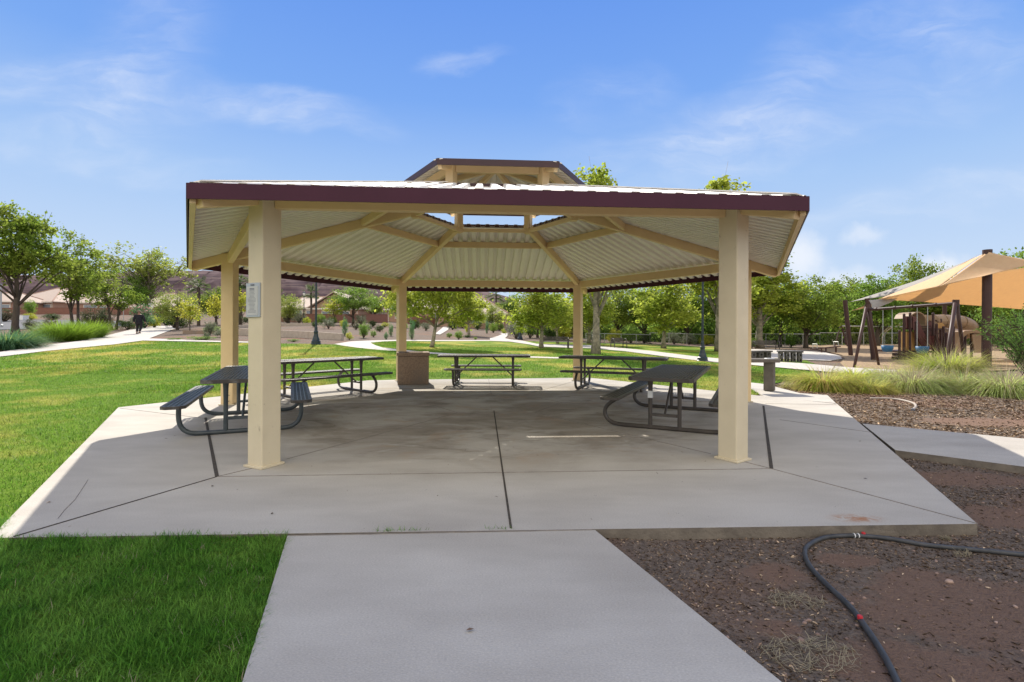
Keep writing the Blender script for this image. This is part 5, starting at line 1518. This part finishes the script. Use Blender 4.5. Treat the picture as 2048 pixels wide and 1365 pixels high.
# ornamental grasses
def blades(name, n, g, length, width, spread, lean, m_, parent, droop=1.0, base_r=.12, seg=4, vert=.25, wind=(0, 0)):
    az = g.uniform(0, 2 * np.pi, n); r0 = base_r * np.sqrt(g.uniform(0, 1, n)); l_ = length * g.uniform(.55, 1.08, n)
    out = np.stack([np.cos(az), np.sin(az), 0 * az], 1)
    th = np.clip(g.normal(spread, .28, n), .02, 1.4)           # initial tilt from vertical
    P0 = out * r0[:, None]; P0[:, 2] = -.02
    side = np.stack([-np.sin(az + g.normal(0, .5, n)), np.cos(az), 0 * az], 1)
    pts = [P0]; ang = th.copy(); st = l_ / seg
    for k in range(seg):
        d = out * np.sin(ang)[:, None] + np.array([0, 0, 1.]) * np.cos(ang)[:, None] + np.array([wind[0], wind[1], 0]) * (k / seg)
        pts.append(pts[-1] + d * st[:, None]); ang = np.clip(ang + droop * g.uniform(.15, .55, n), 0, 2.5)
    w = width * g.uniform(.6, 1.2, n)
    cols = []
    for k in range(seg + 1):
        ww = (w * (1 - .85 * k / seg) * .5)[:, None]
        pts[k][:, 2] = np.maximum(pts[k][:, 2], .005 if k else -.02)
        cols += [pts[k] - side * ww, pts[k] + side * ww]
    V = np.stack(cols, 1).reshape(-1, 3); m = 2 * (seg + 1)
    q = np.array([[2*k, 2*k+1, 2*k+3, 2*k+2] for k in range(seg)]).ravel()
    idx = (np.arange(n)[:, None] * m + q[None]).ravel()
    return np_mesh(name, V, 4, idx, m_, parent)
def clump(label, px, py, parts, rz=0, grp='ornamental grasses', kind='ornamental_grass', p=None):
    p = p or at(px, py); t = thing(kind, label, 'ornamental grass', p, rz, grp); g = np.random.default_rng(int(px * 7 + py))
    for (nm, n, ln, w, sp, lm, dr, br, wind) in parts: blades(nm, n, g, ln, w, sp, 0, L[lm], t, dr, br, 5, wind=wind)
    return t
W0 = (-.06, 0)
clump('rust-tinged ornamental grass clump nearest the pedestal', 1650, 779, [('green_blades', 1500, .95, .020, .62, 'grass_green', 1.25, .40, (-.06, 0)), ('dry_blades', 1500, 1.0, .018, .75, 'grass_tan', 1.2, .36, (.16, -.05)), ('straw_blades', 130, 1.05, .007, .35, 'straw', .35, .25, (0, 0))])
clump('mid green ornamental grass clump with drooping pale blades', 1825, 781, [('green_blades', 1800, 1.05, .020, .66, 'grass_blue', 1.4, .42, (.10, -.05)), ('pale_blades', 700, 1.15, .014, .55, 'straw', 1.25, .40, (.05, -.05)), ('straw_blades', 200, 1.2, .007, .4, 'straw', .4, .3, (0, 0))])
clump('bluish ornamental grass clump at the right edge of the frame', 2015, 790, [('green_blades', 2000, 1.1, .020, .66, 'grass_blue', 1.3, .45, (.10, -.06)), ('pale_blades', 600, 1.2, .014, .55, 'straw', 1.2, .42, (0, 0)), ('straw_blades', 160, 1.25, .007, .4, 'straw', .4, .3, (0, 0))])
clump('taller yellow-green ornamental grass clump in front of the play structure', 1895, 752, [('green_blades', 2800, 1.3, .022, .5, 'grass_green', 1.0, .65, (-.06, 0)), ('pale_blades', 800, 1.25, .016, .5, 'straw', .9, .5, (0, 0)), ('straw_blades', 260, 1.5, .008, .35, 'straw', .4, .4, (0, 0))])
clump('low tan ornamental grass clump between the rust-tinged and mid green clumps', 1738, 784, [('green_blades', 600, .7, .018, .7, 'grass_green', 1.2, .25, (0, 0)), ('dry_blades', 900, .75, .016, .8, 'grass_tan', 1.2, .28, (.10, -.04))])
clump('dry straw-coloured ornamental grass clump between the mid green clump and the right-edge clump', 1925, 780, [('green_blades', 900, .95, .018, .7, 'grass_blue', 1.3, .35, (0, 0)), ('dry_blades', 1100, 1.0, .016, .75, 'grass_tan', 1.25, .38, (.08, -.04)), ('straw_blades', 120, 1.1, .007, .4, 'straw', .4, .3, (0, 0))])
clump('yellow-green ornamental grass clump behind the rust-tinged one', 1705, 766, [('green_blades', 1100, .9, .018, .7, 'grass_green', 1.2, .35, (-.05, 0)), ('dry_blades', 700, .9, .016, .8, 'grass_tan', 1.2, .35, (.08, 0))])
clump('pale ornamental grass clump in front of the swing legs', 1775, 762, [('green_blades', 1000, .85, .018, .7, 'grass_green', 1.2, .35, (-.05, 0)), ('pale_blades', 700, .9, .014, .7, 'straw', 1.2, .35, (.05, 0))])
clump('wide blue-green grass clump at the left edge of the frame', 10, 699, [('green_blades', 2200, 1.5, .03, .6, 'bluegreen', .9, .8, (0, 0)), ('dry_blades', 300, 1.4, .02, .6, 'grass_green', .9, .6, (0, 0))])
clump('blue-green grass clump beside the leftmost one by the path', 42, 695, [('green_blades', 1200, 1.35, .03, .65, 'bluegreen', .8, .6, (0, 0)), ('pale_blades', 260, 1.3, .02, .6, 'grass_green', .8, .5, (0, 0))])
clump('bright yellow-green bushy grass behind the path', 130, 682, [('green_blades', 3600, 1.4, .04, .5, 'lime', .45, 1.0, (0, 0))])
clump('smaller bright green bushy grass touching the yellow-green one', 178, 677, [('green_blades', 2400, 1.45, .04, .5, 'lime', .45, .7, (0, 0))])
clump('low bright grass in front of the yellow-green bush', 100, 684, [('green_blades', 1300, .95, .035, .6, 'lime', .4, .8, (0, 0))])

# oleander at the right edge
def oleander():
    p = at(2092, 762); t = thing('oleander_bush', 'large glossy narrow-leaved oleander at the right edge of the frame', 'shrub', p)
    g = np.random.default_rng(77); b = MB(); V = []; idx = []
    for s in range(150):
        az = g.uniform(0, 6.28); tl = g.uniform(.05, .75); l_ = g.uniform(1.3, 2.5)
        d = np.array([math.cos(az) * math.sin(tl), math.sin(az) * math.sin(tl), math.cos(tl)]); o = np.array([math.cos(az), math.sin(az), 0]) * g.uniform(.05, .45)
        q = o + d * l_ * .5 + np.array([0, 0, .12]); e = o + d * l_ - np.array([0, 0, .10 * tl])
        b.tube([o, q, e], [.014, .010, .004], 5)
        k = int(g.uniform(34, 60))
        for j in range(k):
            u = g.uniform(.25, 1.02); c = o * (1-u)**2 + 2*u*(1-u) * q + u*u * e
            a = unit(d * .7 + g.normal(0, .7, 3)); w_ = unit(np.cross(a, g.normal(0, 1, 3))); ll = g.uniform(.10, .17); m_ = len(V)
            V += [c, c + a * ll * .5 + w_ * .013, c + a * ll - np.array([0, 0, .02]), c + a * ll * .5 - w_ * .013]; idx += [m_, m_+1, m_+2, m_+3]
    b.build('stem', M['bark'], t); np_mesh('foliage', np.array(V), 4, idx, L['oleander'], t)
oleander()

# dry tufts on the mulch: matted straws lying every way
for px, py, n, rx, ry, lab in ((1622, 1318, 240, .22, .13, 'matted straw tuft on the mulch below the hose bend'), (1592, 1206, 130, .16, .075, 'smaller straw tuft on the mulch inside the hose bend'),
                               (1892, 1082, 70, .035, .025, 'tiny pale grass tuft beside the hose near the slab corner'), (1928, 1112, 60, .07, .02, 'faint straw tuft under the hose at the right')):
    p = at(px, py); t = thing('dry_tuft', lab, 'dry grass', p, 0, 'dry grass tufts on the mulch'); g = np.random.default_rng(px)
    rr = np.sqrt(g.uniform(0, 1, n)); aa = g.uniform(0, 6.28, n); C = np.stack([rx * rr * np.cos(aa), ry * rr * np.sin(aa), (1 - rr) * .012 + g.uniform(.003, .016, n)], 1)
    az = g.normal(.5, 1.3, n); l_ = g.uniform(.03, .10, n) * (1 if n > 100 else .7); d = np.stack([np.cos(az), np.sin(az), g.normal(0, .22, n) + (.5 if n < 65 else 0)], 1); sd = np.stack([-np.sin(az), np.cos(az), 0 * az], 1); bend = g.normal(0, .22, n)
    cols = []
    for k in range(4):
        u = k / 3 - .5; q = C + d * (l_ * u)[:, None] + sd * (bend * l_ * (u * u))[:, None]; q[:, 2] = np.maximum(q[:, 2], .002); w = .0011 * (1.2 - abs(u))
        cols += [q - sd * w, q + sd * w]
    V = np.stack(cols, 1).reshape(-1, 3); fq = np.array([[2*k, 2*k+1, 2*k+3, 2*k+2] for k in range(3)]).ravel()
    np_mesh('straw', V, 4, (np.arange(n)[:, None] * 8 + fq[None]).ravel(), L['straw'], t)

# ------------------------------------------------------------------ lawn blades, mulch chips, pebbles (nobody could count them)
def inside(poly, X, Y):
    r_ = np.zeros(len(X), bool); n = len(poly)
    for i in range(n):
        x1, y1 = poly[i][0], poly[i][1]; x2, y2 = poly[(i+1) % n][0], poly[(i+1) % n][1]
        c = ((y1 > Y) != (y2 > Y)); xi = (x2 - x1) * (Y - y1) / (y2 - y1 + 1e-12) + x1
        r_ ^= c & (X < xi)
    return r_
def shrink(poly, d):
    c = sum((Vector((p[0], p[1], 0)) for p in poly), Vector()) / len(poly)
    return [c + (Vector((p[0], p[1], 0)) - c) * (1 - d / (Vector((p[0], p[1], 0)) - c).length) for p in poly]
def lawn_blades(name, label, n, box, hlen, width, m_, seed, extra=None, avoid=.0, seg=2, near_pow=1.0, clumpy=False):
    g = np.random.default_rng(seed)
    X = g.uniform(box[0], box[1], n); u = g.uniform(0, 1, n) ** near_pow; Y = box[2] + (box[3] - box[2]) * u
    if clumpy:
        k = g.integers(0, n // 14, n); cxx = g.uniform(box[0], box[1], n // 14 + 1); cyy = g.uniform(box[2], box[3], n // 14 + 1)
        s = g.uniform(0, 1, n) < .6
        X = np.where(s, cxx[k] + g.normal(0, .022, n), X); Y = np.where(s, cyy[k] + g.normal(0, .022, n), Y)
    ok = inside(lawn_poly, X, Y) & ~inside(shrink(SLAB, avoid), X, Y) & ~inside(shrink(WALKP, avoid), X, Y)
    if extra is not None: ok &= extra(X, Y)
    for pp in PATHS: ok &= ~inside(pp, X, Y)
    X, Y = X[ok], Y[ok]; n = len(X); Z = G(X, Y) + .022
    l_ = hlen * g.uniform(.55, 1.25, n)
    if clumpy:
        patch = np.sin(X * 5.1 + 1.3 * np.sin(Y * 4.3)) * np.sin(Y * 4.7 + 1.1 * np.sin(X * 3.9)); l_ *= 1 + .3 * patch
    az = g.uniform(0, 2*np.pi, n) + (1.2 * np.sin(X * 2.3 + Y * 1.1) if clumpy else 0)
    tl = g.uniform(.15, .95, n) if not clumpy else g.uniform(.25, 1.35, n)
    out = np.stack([np.cos(az), np.sin(az), 0*az], 1); side = np.stack([-np.sin(az), np.cos(az), 0*az], 1)
    p = np.stack([X, Y, Z], 1); cols = []
    for k in range(seg + 1):
        t = k / seg; q = p + out * (np.sin(tl) * l_ * t * (.6 + .6 * t))[:, None]; q[:, 2] += np.cos(tl) * l_ * t * (1.1 - .25 * t)
        w = (width * g.uniform(.7, 1.2, n) * (1 - .9 * t) * .5)[:, None]
        cols += [q - side * w, q + side * w]
    V = np.stack(cols, 1).reshape(-1, 3); m = 2 * (seg + 1)
    q = np.array([[2*k, 2*k+1, 2*k+3, 2*k+2] for k in range(seg)]).ravel()
    o = np_mesh(name, V, 4, (np.arange(n)[:, None] * m + q[None]).ravel(), m_)
    return tag(o, label, 'grass', None, 'stuff')
lawn_blades('grass', 'long dark green grass in the shade left of the front walkway', 135000, (-4.3, -.55, 1.55, 3.62), .062, .0056, L['lawn_near'], 1, seg=3, clumpy=True, avoid=.02)
lawn_blades('grass', 'dry thatch blades mixed into the shaded grass by the front walkway', 1500, (-4.3, -.55, 1.55, 3.62), .06, .005, L['straw'], 9, seg=3, clumpy=True)
lawn_blades('grass', 'sunlit short grass of the left lawn', 230000, (-16, -3.2, 2.6, 17), .052, .0075, L['lawn_far'], 2, lambda x, y: (x < y * -.42 - .6) | (y > 10), seg=1, near_pow=1.5)
lawn_blades('grass', 'sunlit short grass of the farther left lawn', 120000, (-30, -5, 15, 34), .07, .022, L['lawn_far'], 4, seg=1, near_pow=1.2)
lawn_blades('grass', 'sunlit short grass of the lawn behind the patio', 150000, (-9, 14, 11, 32), .065, .016, L['lawn_far'], 3, seg=1, near_pow=1.3)

def scatter_chips(name, label, n, box, smin, smax, m_, seed, extra, flatness=.25):
    g = np.random.default_rng(seed); X = g.uniform(box[0], box[1], n); Y = box[2] + (box[3] - box[2]) * g.uniform(0, 1, n) ** 1.35
    ok = extra(X, Y) & ~inside(SLAB, X, Y)
    for (c_, rx_, ry_) in SOIL: ok &= (((X - c_[0]) / rx_)**2 + ((Y - c_[1]) / ry_)**2 + g.normal(0, .25, n) > 1) | (g.uniform(0, 1, n) < .14)
    ok = ok & ~inside(WALKP, X, Y) & ~inside(RWP, X, Y) & ~inside(lawn_poly, X, Y)
    X, Y = X[ok], Y[ok]; n = len(X); s = g.uniform(smin, smax, n) * g.choice([1, 1, 1, 1.7], n)
    a = unit(np.stack([g.normal(0, 1, n), g.normal(0, 1, n), g.normal(0, flatness, n)], 1)); b_ = unit(np.cross(a, np.stack([g.normal(0, .4, n), g.normal(0, .4, n), np.ones(n)], 1)))
    c_ = np.cross(a, b_); asp = g.uniform(.12, .4, n)
    p = np.stack([X, Y, G(X, Y) + s * .10], 1); S = s[:, None]; A = a * S * .5; B = b_ * S * asp[:, None] * .5; C = c_ * S * .09
    V = np.stack([p - A, p + B - C, p + A, p - B - C, p + C * 1.2], 1).reshape(-1, 3)
    q = np.array([0, 1, 4, 1, 2, 4, 2, 3, 4, 3, 0, 4])
    o = np_mesh(name, V, 3, (np.arange(n)[:, None] * 5 + q[None]).ravel(), m_)
    return tag(o, label, 'mulch', None, 'stuff')
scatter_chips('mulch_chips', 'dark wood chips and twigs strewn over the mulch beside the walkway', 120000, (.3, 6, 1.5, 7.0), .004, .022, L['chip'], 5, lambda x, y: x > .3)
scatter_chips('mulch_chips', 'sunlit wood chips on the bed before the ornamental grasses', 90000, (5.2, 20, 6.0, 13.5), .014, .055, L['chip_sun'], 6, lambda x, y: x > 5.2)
g = np.random.default_rng(8)
def pebbles():
    n = 520; X = g.uniform(.7, 5, n); Y = 1.6 + 4.6 * g.uniform(0, 1, n) ** 1.6
    ok = ~inside(SLAB, X, Y) & ~inside(WALKP, X, Y) & ~inside(RWP, X, Y); X, Y = X[ok], Y[ok]
    bm = bmesh.new(); bmesh.ops.create_icosphere(bm, subdivisions=1, radius=1); B0 = np.array([v.co for v in bm.verts]); F0 = np.array([[v.index for v in f.verts] for f in bm.faces]); bm.free()
    V = []; I = []
    for x, y in zip(X, Y):
        s = g.uniform(.004, .011) * (2.2 if g.uniform() < .06 else 1)
        P_ = B0 * (1 + g.normal(0, .18, (len(B0), 1))) * s * np.array([1.2, 1, .65]) + np.array([x, y, float(G(x, y)) + s * .3]); I.append((F0 + len(V) * len(B0)).ravel()); V.append(P_)
    o = np_mesh('pebbles', np.concatenate(V), 3, np.concatenate(I), L['pebble'])
    tag(o, 'small reddish pebbles scattered on the mulch by the hose', 'pebbles', None, 'stuff')
pebbles()

# weeds in the joint at the head of the walkway, and dry scraps blown over the concrete
for px, py, n, lab in ((775, 1064, 46, 'green weed sprouting in the joint left of the walkway centre'), (822, 1063, 30, 'smaller weed in the joint at the middle of the walkway head'), (1003, 1060, 26, 'tiny weed in the joint beside the centre joint')):
    p = flat(px, py, -.006); t = thing('weed', lab, 'weed', p, 0, 'weeds in the slab joint'); g = np.random.default_rng(px)
    C = g.normal(0, .05, n); V = []; I = []
    for k in range(n):
        az = g.uniform(0, 6.28); l_ = g.uniform(.02, .05); o = np.array([C[k], g.normal(0, .006), 0]); d = np.array([math.cos(az) * .8, math.sin(az) * .8, .7]); sd = np.array([-math.sin(az), math.cos(az), 0]) * .0022; m_ = len(V)
        V += [o - sd, o + sd, o + d * l_ + sd * .2, o + d * l_ - sd * .2]; I += [m_, m_+1, m_+2, m_+3]
    np_mesh('leaf_blade', np.array(V), 4, I, L['lawn_near'], t)
def litter():
    g = np.random.default_rng(12); n = 150; X = g.uniform(-4.5, 5, n); Y = g.uniform(1.9, 11, n)
    ok = (inside(shrink(SLAB, .1), X, Y) | inside(shrink(WALKP, .08), X, Y)); X, Y = X[ok], Y[ok]; n = len(X); s = g.uniform(.006, .022, n); az = g.uniform(0, 6.28, n)
    a = np.stack([np.cos(az), np.sin(az), 0*az], 1) * s[:, None]; b_ = np.stack([-np.sin(az), np.cos(az), 0*az], 1) * (s * g.uniform(.15, .5, n))[:, None]; c = np.stack([X, Y, 0*X + .004], 1); up = np.stack([0*s, 0*s, s * .18], 1)
    V = np.stack([c - a, c + b_ + up, c + a, c - b_ + up], 1).reshape(-1, 3)
    o = np_mesh('leaf_litter', V, 4, np.arange(4 * n), L['chip']); tag(o, 'dry leaf scraps and crumbs blown over the concrete', 'litter', None, 'stuff')
litter()
